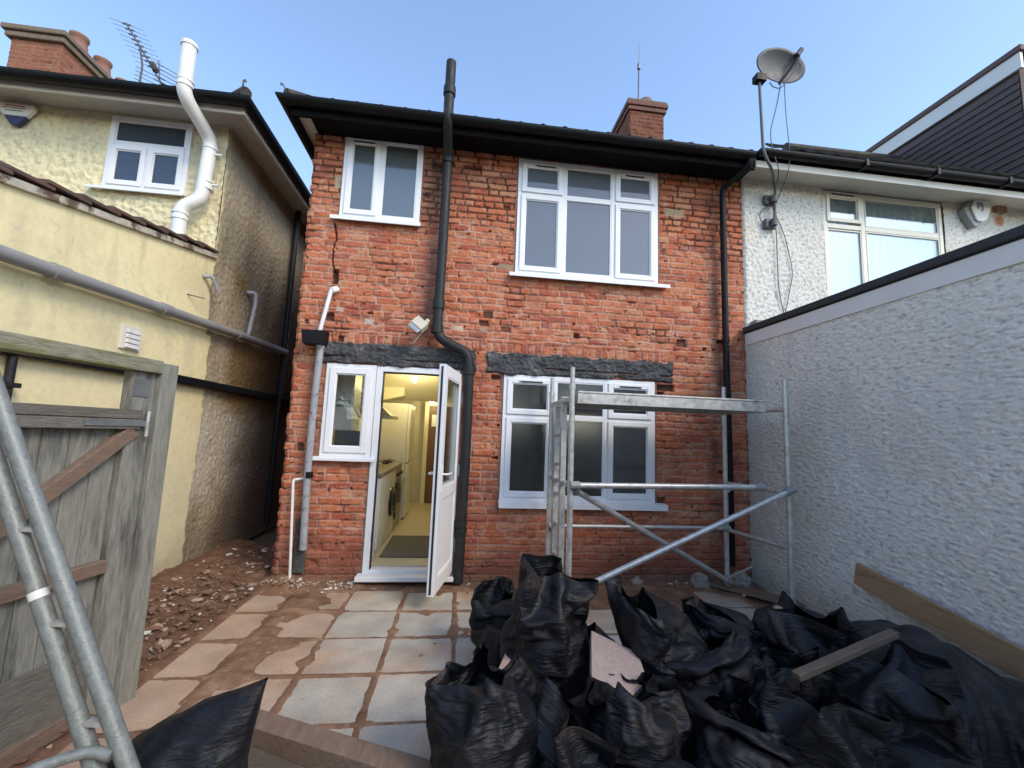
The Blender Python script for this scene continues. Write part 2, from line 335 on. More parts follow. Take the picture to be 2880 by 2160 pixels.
cover += .060*sst(1.0, 1.25, X+.12*fbm(X*3, Y*3, 41))*sst(-.75, -.60, Y)*(1-sst(2.15, 2.3, X+.1*fbm(X*3, Y*4, 44)))
cover += .060*np.exp(-((X+1.33)**2)/.012)*sst(.0, .4, fbm(X*2, Y*3, 8)+.35)*np.where(Y > -2.4, 1, 0)
jx = np.abs((X+.44)/.475-np.round((X+.44)/.475))*.475; jy = np.abs((Y+.22)/.475-np.round((Y+.22)/.475))*.475; cover += .029*np.maximum(np.exp(-jx**2/.0011), np.exp(-jy**2/.0010))
cover += .02*sst(.2, .5, fbm(X*4+9, Y*4, 55, 3))
cover = np.where(cover > .004, .004+.35*(cover-.004), cover)
left = sst(-1.72, -1.80, X+.02*fbm(Y*6, X*3, 2)); 
Z = cover*(1-left)+left*(ground_h(X, Y)-.02)
Z += .10*np.exp(-((X+1.62)**2/.03+(Y+.06)**2/.02))+.04*np.exp(-((X+2.7)**2)/.02)*left
c = np.zeros(X.shape+(3,)); c[:] = (.20, .115, .072)
n = fbm(X*6, Y*6, 61, 5); c = mixc(c, (.27, .165, .105), sst(-.1, .35, n)); c = mixc(c, (.13, .07, .045), sst(.1, .5, fbm(X*5, Y*5, 71)))
c = mixc(c, (.12, .062, .04), left*.6)
sp = pn(X*55, Y*55, 81); c = mixc(c, (.42, .34, .27), sst(.62, .75, sp)*.8)
grid = np.stack([X, Y, Z], -1)
tag(grid_mesh('soil', grid, M['dirt'], col=c), kind='structure')
mb = MB(); mb.add([(-300,-300,-.12),(300,-300,-.12),(300,300,-.12),(-300,300,-.12)], [(0,1,2,3)])
tag(mb.build('ground', mat('far ground', (.16,.12,.08), .95, .3, 2, .5, 20)), kind='structure')

# paving flags: one mesh, each flag slightly out of level
def paving():
    P = .475; V = []; F = []; C = []; rnd = random.Random(5)
    def flag(x0, x1, y0, y1, tone):
        n = max(int((x1-x0)/.03), 3); m = max(int((y1-y0)/.03), 3); b = len(V); tz = rnd.uniform(-.004, .004); ax = rnd.uniform(-.006, .006); ay = rnd.uniform(-.006, .006); s = rnd.random()*50
        for i in range(n+1):
            for j in range(m+1):
                x = x0+(x1-x0)*i/n; y = y0+(y1-y0)*j/m
                V.append((x, y, tz+ax*(x-x0)+ay*(y-y0)))
                g = float(fbm(np.array(x*4+s), np.array(y*4), 5, 4)); k = .95+.36*g
                sand = max(0, min(1, (float(fbm(np.array(x*1.6), np.array(y*1.6+4), 31, 3))+(.35 if x < -.92 else (.25 if x > .0 and y > -1.1 else -.06)))*2.2))
                C.append([(tone[q]*(1-sand)+(.43, .30, .21)[q]*sand)*k for q in range(3)])
        for i in range(n):
            for j in range(m): a = b+i*(m+1)+j; F.append((a, a+m+1, a+m+2, a+1))
        cs = [b, b+n*(m+1), b+n*(m+1)+m, b+m]; e = len(V)
        for q in cs: V.append((V[q][0], V[q][1], -.05)); C.append([.15, .12, .1])
        F.extend([(cs[0], e, e+1, cs[1]), (cs[1], e+1, e+2, cs[2]), (cs[2], e+2, e+3, cs[3]), (cs[3], e+3, e, cs[0])])
    for r in range(-1, 11):
        y1 = -.22-r*P-.012; y0 = y1-P+.024
        if r == -1: y1 = -.05
        cols = [(-.44+k*P+.012, -.44+(k+1)*P-.012) for k in range(-1, 8)]+[(-1.33+.012, -.915-.012), (-1.75, -1.33-.012)]
        for x0, x1 in cols:
            if x1 > 3.3: continue
            if x0 < -.95 and r < 0: continue
            if .95 < x0 < 2.1 and r <= 0: continue
            t = rnd.uniform(.92, 1.06); flag(x0+rnd.uniform(-.004,.004), x1+rnd.uniform(-.004,.004), y0, y1, (.43*t, .395*t, .335*t) if x0 > -.95 else (.43*t, .325*t, .25*t))
    me = bpy.data.meshes.new('paving'); me.from_pydata(V, [], F); at = me.color_attributes.new('Col', 'FLOAT_COLOR', 'POINT')
    cc = np.ones((len(V), 4), np.float32); cc[:, :3] = C; at.data.foreach_set('color', cc.reshape(-1)); me.materials.append(M['slab'])
    o = bpy.data.objects.new('paving', me); link(o); tag(o, kind='structure')
paving()

# loose rubble in the side passage and along the wall foot
def rubble():
    rnd = random.Random(3); V = []; F = []; ico = bmesh.new(); bmesh.ops.create_icosphere(ico, subdivisions=1, radius=1); iv = [v.co.copy() for v in ico.verts]; jf = [[v.index for v in f.verts] for f in ico.faces]; ico.free()
    mi = []
    def stone(x, y, z, s, pale):
        b = len(V); rot = Matrix.Rotation(rnd.random()*6.28, 3, 'Z') @ Matrix.Rotation(rnd.uniform(-.5, .5), 3, 'X'); sc3 = Vector((s*rnd.uniform(.7, 1.7), s*rnd.uniform(.5, 1), s*rnd.uniform(.3, .7)))
        for v in iv:
            q = Vector((v.x*sc3.x, v.y*sc3.y, v.z*sc3.z))*rnd.uniform(.75, 1.15); V.append(rot @ q+Vector((x, y, z)))
        for f in jf: F.append([b+k for k in f]); mi.append(pale)
    for k in range(1900):
        x = rnd.uniform(-2.8, -1.78); y = rnd.uniform(-2.6, 1.2)
        if rnd.random() < .35*(x+2.8): continue
        stone(x, y, .02+rnd.uniform(-.01, .03), rnd.choice([.008, .012, .014, .02, .03]), 0 if rnd.random() < .25 else (1 if rnd.random() < .93 else 2))
    for k in range(90): stone(rnd.uniform(-2.75, -1.85), rnd.uniform(-2.4, .6), .035, rnd.choice([.03, .04, .05]), rnd.choice([0, 1, 1]))
    for k in range(230):
        x = rnd.uniform(-1.78, -.95); y = -abs(rnd.gauss(0, .12))-.04; stone(x, y, .03+.06*math.exp(-((x+1.6)**2)/.03), rnd.choice([.006, .01, .014, .022]), rnd.choice([0, 0, 1, 2]))
    for k in range(200):
        x = rnd.uniform(.05, 3.2); y = -abs(rnd.gauss(0, .14))-.03; stone(x, y, .02, rnd.choice([.005, .008, .012, .018]), rnd.choice([0, 1, 1, 2]))
    for k in range(160): stone(rnd.uniform(-1.7, 2.8), rnd.uniform(-2.6, -.3), .004, rnd.choice([.003, .004, .005]), rnd.choice([0, 2]))
    me = bpy.data.meshes.new('rubble'); me.from_pydata(V, [], F)
    for q in (M['rub_w'], mat('brown rubble', (.15,.085,.055), .95, .4, 9, .4, 60), mat('white rubble', (.6,.57,.52), .9, .2, 9)): me.materials.append(q)
    me.polygons.foreach_set('material_index', mi); o = bpy.data.objects.new('rubble', me); link(o); tag(o, kind='stuff'); o['label'] = 'scattered small rubble and plaster chips on the soil'; o['category'] = 'rubble'
rubble()

# ================================================================== BRICKWORK
def brick_tex(U, V, seed=0, soldiers=(), rough=1.0, dark=0):
    """height (outwards, m) and colour of stripped, hacked brickwork at wall coordinates U (along) V (up)"""
    rnd = np.random.RandomState(100+seed)
    u = U+.010*fbm(U*3, V*3, 1+seed, 3)+.006*pn(U*22, V*22, 2+seed); v = V+.007*fbm(U*1.6, V*2, 4+seed, 2)+.0045*pn(U*19, V*19, 6+seed)
    H = .0755; row = np.floor(v/H).astype(int); r0 = row.min(); nr = row.max()-r0+1
    du = np.zeros(U.shape); bid = np.zeros(U.shape, int); umin, umax = u.min()-1, u.max()+1
    fv = v-row*H; dv = np.minimum(fv, H-fv)
    for r in range(nr):
        edges = [umin-rnd.rand()*.2]; k = rnd.randint(2)
        english = (rnd.rand() < .10)
        while edges[-1] < umax:
            L = .1125 if english else (.225 if rnd.rand() < .84 else .1125)
            edges.append(edges[-1]+L+rnd.uniform(-.006, .006))
        e = np.array(edges); mk = row == r+r0; uu = u[mk]; i = np.searchsorted(e, uu)-1
        du[mk] = np.minimum(uu-e[i], e[i+1]-uu); bid[mk] = (r*977+i*31) % 4093
    for (a, b, z0, z1) in soldiers:
        mk = (U > a) & (U < b) & (V > z0) & (V < z1); i = np.floor(u/.0775).astype(int)
        fu = u-i*.0775; du2 = np.minimum(fu, .0775-fu); dv2 = np.minimum(np.abs(V-z0), np.abs(z1-V))+.002*pn(U*20, V*20, 3)
        du = np.where(mk, du2, du); dv = np.where(mk, dv2, dv); bid = np.where(mk, (i*53+7) % 4093, bid)
    tab = rnd.rand(4093, 8); T = tab[bid]
    de = np.minimum(du, dv)-.0045-.004*np.abs(pn(U*30, V*30, 8+seed))-.004*sst(.15, .5, fbm(U*5, V*5, 51+seed))
    f = sst(-.001, .007, de)
    mort = -.008-.005*T[..., 4]+.006*pn(U*12, V*12, 9+seed)
    smear = sst(.12, .38, fbm(U*2.2, V*2.6, 15+seed, 4))           # patches where mortar lies flush
    mort = mort*(1-.7*smear)
    face = (T[..., 0]-.5)*.010+(T[..., 1]-.5)*.05*dv+(T[..., 2]-.5)*.04*du
    face += rough*(.0045*fbm(U*26, V*30, 17+seed, 4)-.010*sst(.25, .6, fbm(U*14, V*16, 19+seed, 3))*(.4+T[..., 3]))
    chip = sst(.93, .97, T[..., 5])*.02*sst(-.2, .3, pn(U*9, V*9, 23)); face -= chip*rough
    face += rough*(.006*fbm(U*16, V*34, 117+seed, 4)); loose = np.clip(sst(3.7, 4.2, V+.5*fbm(U*1.3, V*1.3, 6+seed, 3))+.8*sst(.25, .45, fbm(U*1.7, V*1.9, 73+seed, 3)), 0, 1)
    mort = mort-.016*loose; f = np.maximum(f, .75*sst(.18, .42, fbm(U*3.1, V*4.2, 75+seed, 4))*(1-loose))
    h = mort*(1-f)+face*f
    pit = sst(.33, .50, fbm(U*10, V*15, 79+seed, 3))*sst(.93, .1, f+.0*U+.55*T[..., 2]); pit = np.maximum(pit, sst(.52, .62, fbm(U*13, V*17, 83+seed, 2))); h = h-.022*pit
    c = np.zeros(U.shape+(3,)); c[:] = (.43, .128, .062)
    a = T[..., 6]; c = mixc(c, (.50, .19, .095), sst(.3, .7, a)*.8); c = mixc(c, (.34, .092, .055), sst(.72, .8, a)); c = mixc(c, (.27, .095, .062), sst(.90, .95, a)*.8)
    c = mixc(c, (.50, .26, .145), sst(.86, .95, T[..., 7])*.7)
    c = mixc(c, (.33, .10, .06), sst(.0, .4, fbm(U*19, V*19, 25+seed, 3))*.5)
    c = mixc(c, (.56, .33, .23), sst(.12, .42, fbm(U*7, V*9, 27+seed, 5))*.55)         # lime scale on the faces
    c = mixc(c, (.44, .29, .22), (1-f)*sst(-.6, .1, pn(U*4, V*4, 29))*.85)
    c = mixc(c, (.15, .07, .05), (1-f)*sst(.12, .5, fbm(U*3.4, V*3.1, 39, 3))*.8); c = mixc(c, (.48, .27, .19), sst(.05, .4, fbm(U*5.5, V*13, 47, 5))*.42)
    c = mixc(c, (.10, .045, .03), (1-f)*loose*.9); c = mixc(c, (.085, .04, .028), pit*.85); c = mixc(c, (.50, .20, .10), sst(.05, .4, fbm(U*6, V*16, 87+seed, 4))*.5); c = mixc(c, (.32, .085, .05), sst(.10, .45, fbm(U*7, V*20, 89+seed, 4))*.5)
    sp = pn(U*60, V*60, 33); c = mixc(c, (.66, .55, .45), sst(.68, .8, sp)*.7)
    return h, c, f, T

HX0, HX1, WT = -1.75, 3.30, 4.775
OPEN = [(-1.42, -.575, 3.78, 4.77), (.515, 2.215, 3.30, 4.72), (.44, 2.175, .80, 2.185), (-.905, -.03, .05, 2.19), (-1.405, -.88, 1.215, 2.195)]
house = thing('brick_house', (0, 0, 0), 'two storey house with bare red brick rear wall stripped of its render', 'house')
def facade():
    st = .0075; us = np.arange(HX0, HX1+.001, st); vs = np.arange(-.06, WT+.001, st); U, V = np.meshgrid(us, vs, indexing='ij')
    h, c, f, T = brick_tex(U, V, 0, soldiers=[(-1.50, .20, 2.425, 2.53), (.25, 2.42, 2.415, 2.525)])
    # holes, missing bricks and the settlement crack
    def hole(x, z, wx, wz, d=.07, col=(.07, .035, .025)):
        nonlocal h, c
        q = np.maximum(np.abs(U-x-.008*pn(U*15, V*15, 77))/wx, np.abs(V-z-.006*pn(U*15, V*15, 78))/wz); k = sst(1.12, .92, q)
        h = h*(1-k)+(-d)*k; c = mixc(c, col, k*.85)
    for a in [(-.40, 4.52, .065, .04), (-.015, 4.545, .105, .033), (-1.41, 3.13, .032, .075), (-1.40, 2.995, .035, .028), (-.50, 4.15, .03, .03, .03), (.40, 4.10, .04, .03, .03),
              (-1.44, 2.69, .05, .04, .04), (-1.30, 2.46, .03, .03, .04), (2.50, 2.655, .06, .04, .035), (2.30, 2.12, .10, .035, .06), (.36, 2.14, .05, .025, .05), (2.24, 2.02, .04, .05, .05),
              (.20, 2.73, .05, .03, .03), (.24, 2.83, .05, .035, .025), (1.25, 2.655, .03, .028, .04), (.44, 2.68, .05, .03, .02), (-1.60, 1.32, .03, .04, .03), (2.25, .86, .05, .04, .04), (2.78, 2.60, .02, .02, .03),
              (-1.02, 2.76, .03, .01, .03), (.40, 1.27, .05, .01, .04), (.42, 1.62, .03, .012, .04), (-1.66, 2.62, .02, .02, .02), (2.9, 2.6, .02, .012, .03), (.3, 3.42, .04, .012, .03), (1.9, 3.1, .05, .01, .03)]: hole(*a)
    for (x, z, wx, wz, col) in [(-1.03, 2.665, .045, .032, (.5,.42,.36)), (-1.33, 2.78, .05, .03, (.45,.36,.28)), (-.08, 2.66, .05, .03, (.55,.45,.36)), (.20, 2.655, .045, .035, (.38,.25,.19)), (-1.46, 4.2, .05, .07, (.33,.28,.2)), (2.42, 4.25, .13, .05, (.3,.24,.15)), (.42, 3.40, .1, .03, (.28,.22,.15))]:
        q = np.maximum(np.abs(U-x-.02*pn(U*12, V*12, 91))/wx, np.abs(V-z-.02*pn(U*12, V*12, 92))/wz); k = sst(1.1, .8, q); c = mixc(c, col, k*.9); h = h*(1-k)+(.004*pn(U*40, V*40, 3)-.002)*k
    cr = np.abs(U-(-1.445+.025*pn(V*5, V*0, 3)+.012*pn(V*22, V*0, 5)+.02*(3.4-V))); k = sst(.012, .004, cr)*((V > 3.12) & (V < 3.72)); h = h-.05*k; c = mixc(c, (.06, .03, .02), k)
    q = sst(.09, .0, np.abs(V-2.30)-.10)                                                # repointed rubble round the lintels
    # soot and damp
    k = sst(.26, .0, np.abs(U+.42+.1*pn(V*2, U*2, 5)))*sst(-.4, .5, fbm(U*3, V*2, 61, 4)+.12)*((V > 2.4)); c = mixc(c, (.115, .075, .06), k*.75)
    k = sst(.22, .0, np.abs(U-2.96))*sst(-.4, .4, fbm(U*5, V*2.2, 63, 4)); c = mixc(c, (.10, .055, .045), k*.75)
    k = sst(.20, .0, np.abs(U+1.50))*sst(-.3, .4, fbm(U*5, V*2.2, 65, 4))*(V < 2.4); c = mixc(c, (.20, .12, .09), k*.6)
    k = sst(.6, .05, V+.2*pn(U*2, V*2, 6)); c = mixc(c, (.16, .062, .045), k*.75); c = mixc(c, (.20, .12, .08), sst(.12, .0, V)*.9)
    k = sst(.2, .5, fbm(U*1.1, V*1.3, 67, 3)); c = mixc(c, (.30, .115, .075), k*.45)
    for (x0, x1, z0, z1) in OPEN:                                                        # broken render edges round frames
        dx = np.maximum(np.maximum(x0-U, U-x1), 0); dz = np.maximum(np.maximum(z0-V, V-z1), 0); d = np.hypot(dx, dz)+.03*pn(U*16, V*16, 70); c = mixc(c, (.17, .13, .10), sst(.035, .005, d)*.8)
    mask = np.ones((len(us)-1, len(vs)-1), bool); uc = (us[:-1]+st/2)[:, None]; vc = (vs[:-1]+st/2)[None, :]
    for (x0, x1, z0, z1) in OPEN: mask &= ~((uc > x0) & (uc < x1) & (vc > z0) & (vc < z1))
    edge = sst(.10, .0, U-HX0); jr = (np.random.RandomState(4).rand(200)-.35)[np.clip(np.floor(V/.0755).astype(int)+2, 0, 199)]*.020+.010*pn(V*14, V*0, 3)
    Xp = U-edge*jr; h = h-.02*sst(.03, 0, U-HX0)
    return grid_mesh('rear_wall', np.stack([Xp, -h-.004, V], -1), M['brick'], house, c, mask)
facade()
def brick_panel(name, org, ud, nrm, W, H, parent, st=.012, seed=3, darkcol=None, k=0):
    us = np.arange(0, W+st*.5, st); vs = np.arange(0, H+st*.5, st); U, V = np.meshgrid(us, vs, indexing='ij'); h, c, f, T = brick_tex(U, V, seed)
    if darkcol is not None: c = mixc(c, darkcol, np.full(U.shape, k))
    e = np.minimum(U, W-U); h = h-.015*sst(.02, 0, e)
    P = np.array(org)+U[..., None]*np.array(ud)+V[..., None]*np.array((0, 0, 1.))+h[..., None]*np.array(nrm)
    fl = np.dot(np.cross(ud, (0, 0, 1)), nrm) < 0
    return grid_mesh(name, P, M['brick'], parent, c, None, fl)
brick_panel('side_wall', (HX0, 7.2, 0), (0, -1., 0), (-1., 0, 0), 7.2, 4.75, house, .03, 5)
# core of the house walls (blocks light, gives the reveals)
mb = MB()
def wall_boxes(mb, x0, x1, z0, z1, y0, y1, opens):
    xs = sorted({x0, x1, *[a for o in opens for a in o[:2]]}); zs = sorted({z0, z1, *[a for o in opens for a in o[2:]]})
    for i in range(len(xs)-1):
        run = None
        for j in range(len(zs)-1):
            cx, cz = (xs[i]+xs[i+1])/2, (zs[j]+zs[j+1])/2; hit = any(o[0] < cx < o[1] and o[2] < cz < o[3] for o in opens)
            if not hit: run = [run[0] if run else zs[j], zs[j+1]]
            if (hit or j == len(zs)-2) and run: mb.box(xs[i], xs[i+1], y0, y1, run[0], run[1]); run = None
wall_boxes(mb, HX0+.03, HX1, -.1, 4.76, .09, .28, OPEN)
for (x0, x1, z0, z1) in OPEN:
    if x0 == -.905: continue
    mb.box(x0-.02, x0, .0, .089, z0, z1).box(x1, x1+.02, .0, .089, z0, z1).box(x0, x1, .0, .089, z1, z1+.02).box(x0, x1, .0, .089, z0-.02, z0)
mb.build('wall_core', mat('core brick', (.30,.12,.08), .9, .3, 20, .5, 60), house)

# tarred concrete lintels
def lintel(x0, x1, z0, z1, seed):
    st = .007; us = np.arange(x0-.05, x1+.05, st); vs = np.arange(z0-.05, z1+.05, st); U, V = np.meshgrid(us, vs, indexing='ij')
    ex = np.minimum(U-x0, x1-U); ez = np.minimum(V-z0+.035*pn(U*3, V*0, seed), z1-V); d = np.minimum(ex, ez)+.035*fbm(U*7, V*10, seed, 3)
    k = sst(-.004, .012, d); h = .030+.024*fbm(U*20, V*26, seed+4, 4)+.016*pn(U*7, V*11, seed+6)
    gap = sst(.012, .004, np.abs(V-(z0+.075)+.01*pn(U*5, V*0, 2)))*sst(.0, .2, pn(U*1.6, V*0, seed+2)+.12); h = h-.03*gap
    h = h*k-.05*(1-k); lintel_o = grid_mesh('lintel', np.stack([U, -h, V], -1), M['lintel'], house, None, None); return lintel_o
lintel(-1.525, .14, 2.19, 2.43, 11); lintel(.25, 2.39, 2.18, 2.42, 14)

# ------------------------------------------------------------------ windows
def window(parent, x0, x1, z0, z1, mulls, cells, y=-.012, mat_f='upvc', fw=.055, sash_w=.05, name='window', sill=None, vents=(), glass='glass', glasses=None, transoms=()):
    """cells: (xa,xb,za,zb,sash?)  in frame coordinates"""
    f = MB(); d0, d1 = y, y+.07
    f.box(x0, x0+fw, d0, d1, z0, z1).box(x1-fw, x1, d0, d1, z0, z1).box(x0+fw, x1-fw, d0, d1, z1-fw, z1).box(x0+fw, x1-fw, d0, d1, z0, z0+fw)
    for (xm, za, zb) in mulls: f.box(xm-.03, xm+.03, d0+.001, d1, za, zb)
    for (xa, xb, zm) in transoms: f.box(xa, xb, d0+.002, d1, zm-.03, zm+.03)
    fr = f.build(name, M[mat_f], parent, .004)
    for i, (xa, xb, za, zb, s) in enumerate(cells):
        g = glasses[i] if glasses else glass
        if s:
            m = MB(); yy = y-.016; w_ = sash_w
            xa -= .012; xb += .012; za -= .012; zb += .012
            m.box(xa, xa+w_, yy, y-.0005, za, zb).box(xb-w_, xb, yy, y-.0005, za, zb).box(xa+w_, xb-w_, yy, y-.0005, zb-w_, zb).box(xa+w_, xb-w_, yy, y-.0005, za, za+w_)
            m.build('sash', M[mat_f], fr, .004); xa += w_; xb -= w_; za += w_; zb -= w_
            yb = y+.004
        else: yb = y+.012
        q = MB()
        for (a, b, c_, d_) in ((xa-.002, xa+.012, za, zb), (xb-.012, xb+.002, za, zb), (xa+.012, xb-.012, zb-.012, zb+.002), (xa+.012, xb-.012, za-.002, za+.012)): q.box(a, b, yb-.006, yb+.003, c_, d_)
        q.build('bead', M[mat_f], fr)
        MB().box(xa+.002, xb-.002, yb+.004, yb+.012, za+.002, zb-.002).build('pane', M[g], fr)
    for (xa, xb, zc) in vents: MB().box(xa, xb, y-.024, y-.0165, zc-.013, zc+.013).build('trickle_vent', M['dark_frame'], fr); MB().box(xa-.01, xb+.01, y-.030, y-.0245, zc+.001, zc+.015).build('vent_hood', M['upvc'], fr)
    if sill:
        s = MB(); xa, xb, zt, dp, th = sill; s.prism([(y+.02, zt+.012), (-dp, zt), (-dp, zt-th), (-dp+.012, zt-th), (-dp+.02, zt-.012), (y+.02, zt-.004)], xa, xb, 'x'); s.build('sill', M[mat_f], fr, .003)
    return fr
# upper left (obscured glass)
window(house, -1.425, -.57, 3.80, 4.765, [(-1.02, 3.855, 4.71)], [(-1.37, -1.05, 3.855, 4.71, True), (-.99, -.625, 3.855, 4.71, False)], vents=[(-1.33, -1.10, 4.69)], sill=(-1.50, -.545, 3.79, .075, .042), glasses=['glass_frost', 'glass_frost'])
# upper right, six lights
window(house, .52, 2.21, 3.325, 4.715, [(1.06, 3.38, 4.66), (1.665, 3.38, 4.66)],
       [(.575, 1.03, 4.32, 4.66, True), (1.09, 1.635, 4.31, 4.66, False), (1.695, 2.155, 4.32, 4.66, True), (.575, 1.03, 3.38, 4.26, True), (1.09, 1.635, 3.38, 4.27, False), (1.695, 2.155, 3.38, 4.26, True)],
       transoms=[(.575, 1.03, 4.29), (1.09, 1.635, 4.29), (1.695, 2.155, 4.29)], vents=[(.72, .95, 4.64), (1.80, 2.03, 4.64)], sill=(.45, 2.325, 3.315, .085, .042), glass='glass_up')
# lower right, six lights
window(house, .445, 2.17, .83, 2.18, [(1.005, .885, 2.125), (1.605, .885, 2.125)],
       [(.50, .975, 1.76, 2.125, True), (1.035, 1.575, 1.75, 2.125, False), (1.635, 2.115, 1.76, 2.125, True), (.50, .975, .885, 1.70, True), (1.035, 1.575, .885, 1.71, False), (1.635, 2.115, .885, 1.70, True)],
       transoms=[(.50, .975, 1.73), (1.035, 1.575, 1.73), (1.635, 2.115, 1.73)], vents=[(.63, .87, 2.11), (1.76, 2.0, 2.11)], sill=(.435, 2.285, .825, .09, .06), glass='glass_low')
# kitchen side light next to the door
window(house, -1.41, -.905, 1.235, 2.195, [], [(-1.355, -.96, 1.29, 2.14, True)], sill=(-1.475, -.85, 1.225, .07, .03), glass='glass', sash_w=.06)
# door frame and the open leaf
fr = MB(); fr.box(-.90, -.835, -.012, .06, .10, 2.195).box(-.085, -.03, -.012, .06, .10, 2.195).box(-.835, -.085, -.012, .06, 2.135, 2.195); fr = fr.build('door_frame', M['upvc'], house, .004)
MB().box(-.835, -.825, -.005, .055, .13, 2.13).box(-.825, -.09, .0, .05, 2.122, 2.134).build('seal', M['dark_frame'], fr)
s = MB(); s.box(-.94, .01, -.15, -.013, .055, .10).box(-.90, -.03, -.0125, .09, .055, .13); s.build('threshold', M['upvc'], fr, .006)
for z in (.45, 1.15, 1.85): MB().box(-.832, -.822, -.02, .0, z-.05, z+.05).build('keep', M['dark_frame'], fr)
def door_leaf():
    W_, Hh, T_ = .735, 2.0, .062; ang = math.atan2(-.70, -.155); hx, hy, hz = -.055, -.035, .135
    Rm = Matrix.Rotation(ang, 4, 'Z'); Rm.translation = (hx, hy, hz)
    root = bpy.data.objects.new('door', None); link(root, house)
    def put(mb, name, m, par, bv=0):
        mb.v = [tuple(Rm @ Vector(v)) for v in mb.v]; return mb.build(name, M[m], par, bv)
    st = .105; yb, yf = 0, T_       # local x along the leaf from the hinge, local +y = outside face (towards +x in the world)
    m = MB(); m.box(0, st, yb, yf, 0, Hh).box(W_-st, W_, yb, yf, 0, Hh).box(st, W_-st, yb, yf, Hh-st, Hh).box(st, W_-st, yb, yf, 0, .13).box(st, W_-st, yb, yf, .80, .90)
    put(m, 'door_rails', 'upvc', root, .005)
    put(MB().box(st, W_-st, yb+.018, yf-.014, .13, .80), 'lower_panel', 'upvc', root)
    put(MB().box(st, W_-st, yb+.024, yf-.024, .90, Hh-st), 'glass_pane', 'glass', root)
    b = MB()
    for y0, y1 in ((yf-.016, yf-.004), (yb+.004, yb+.016)):
        for (za, zb) in ((.90, Hh-st), (.13, .80)):
            b.box(st, st+.014, y0, y1, za, zb).box(W_-st-.014, W_-st, y0, y1, za, zb).box(st+.014, W_-st-.014, y0, y1, zb-.014, zb).box(st+.014, W_-st-.014, y0, y1, za, za+.014)
    put(b, 'beading', 'upvc', root, .003)
    put(MB().box(W_-.001, W_+.004, yb+.022, yf-.022, .02, Hh-.02), 'edge_seal', 'dark_frame', root)
    h = MB()
    for sgn, yy in ((1, yf), (-1, yb)):
        h.box(W_-.075, W_-.035, min(yy, yy+sgn*.010), max(yy, yy+sgn*.010), .86, 1.10)
        h.tube(bend([(W_-.055, yy+sgn*.008, 1.02), (W_-.055, yy+sgn*.055, 1.02), (W_-.18, yy+sgn*.055, 1.02)], .02), .010, 10)
    put(h, 'handle', 'white_pipe', root, .003)
    for z in (.25, 1.0, 1.75): put(MB().box(-.02, .03, yf, yf+.015, z-.06, z+.06).tube([(-.008, yf+.012, z-.06), (-.008, yf+.012, z+.06)], .011, 10), 'hinge', 'upvc_dirty', root, .002)
door_leaf()

# ------------------------------------------------------------------ roof, soffit, fascia, gutters
def gutter(pts, r, parent, name='gutter', m='black', w=.0):
    """half-round gutter swept along level points"""
    P = [Vector(p) for p in pts]; V = []; F = []; n = 10
    for i, p in enumerate(P):
        t = (P[min(i+1, len(P)-1)]-P[max(i-1, 0)]).normalized()
        t1 = (P[min(i+1, len(P)-1)]-P[i]).normalized() if i < len(P)-1 else t; t0 = (P[i]-P[max(i-1, 0)]).normalized() if i else t1
        tt = (t0+t1).normalized(); s = tt.cross(Vector((0,0,1))).normalized(); k = 1/max(tt.dot(t1), .5)
        for q in range(n+1):
            a = math.pi+math.pi*q/n; V.append(p+s*math.cos(a)*r*k+Vector((0,0,1))*math.sin(a)*r)
        for q in range(n+1):
            a = 2*math.pi-math.pi*q/n; V.append(p+s*math.cos(a)*(r-.006)*k+Vector((0,0,1))*math.sin(a)*(r-.006))
    m_ = 2*(n+1)
    for i in range(len(P)-1):
        for q in range(m_): F.append((i*m_+q, i*m_+(q+1) % m_, (i+1)*m_+(q+1) % m_, (i+1)*m_+q))
    for b in (0, (len(P)-1)*m_): F.append(tuple(range(b, b+n+1)))
    return MB().add(V, F, 0, False).build(name, M[m], parent)
def tiled_plane(name, a, b, c_, d_, parent, m='tile', course=.10, colw=.22, thick=.022, roll=.0):
    """roof slope a-b along the eave, d-c along the top, with stepped tile courses"""
    a, b, c_, d_ = map(np.array, (a, b, c_, d_)); L = np.linalg.norm(d_-a); W_ = max(np.linalg.norm(b-a), np.linalg.norm(c_-d_)); nrow = max(int(L/course), 1); ncol = max(int(W_/(colw/6)), 2)
    nrm = np.cross(b-a, d_-a); nrm = nrm/np.linalg.norm(nrm); nrm = nrm if nrm[2] > -1e-6 else -nrm; P = []
    tt = np.linspace(0, 1, ncol+1); prof = roll*(np.abs(((tt*W_/colw) % 1)-.5)*2)**2 if roll else np.zeros(ncol+1)
    rnd = np.random.RandomState(9)
    for r in range(nrow):
        jit = np.repeat(rnd.rand(ncol//6+2)*.006, 6)[:ncol+1]
        for s_, hgt in ((r/nrow, thick), ((r+1)/nrow-1e-4, 0.0)):
            q0 = a+(d_-a)*s_; q1 = b+(c_-b)*s_
            P.append(q0[None]*(1-tt[:, None])+q1[None]*tt[:, None]+nrm[None]*(hgt+prof+jit)[:, None])
    return grid_mesh(name, np.array(P), M[m], parent, smooth=False)
GY, GZ = -.42, 4.80
gutter([(-1.92, 7, GZ), (-1.92, GY, GZ), (3.16, GY, GZ)], .066, house)
MB().box(-1.87, 3.22, -.36, -.33, 4.67, 4.84).box(-1.87, -1.84, -.33, 7, 4.67, 4.84).build('fascia', M['black_wood'], house)
MB().box(-1.7195, 3.25, -.33, .08, 4.735, 4.75).build('soffit', M['black_wood'], house)
MB().box(-1.84, -1.72, -.33, -.02, 4.735, 4.75).box(-1.84, -1.755, -.02, 7, 4.735, 4.75).build('side_soffit', M['soffit'], house)
pitch = .52
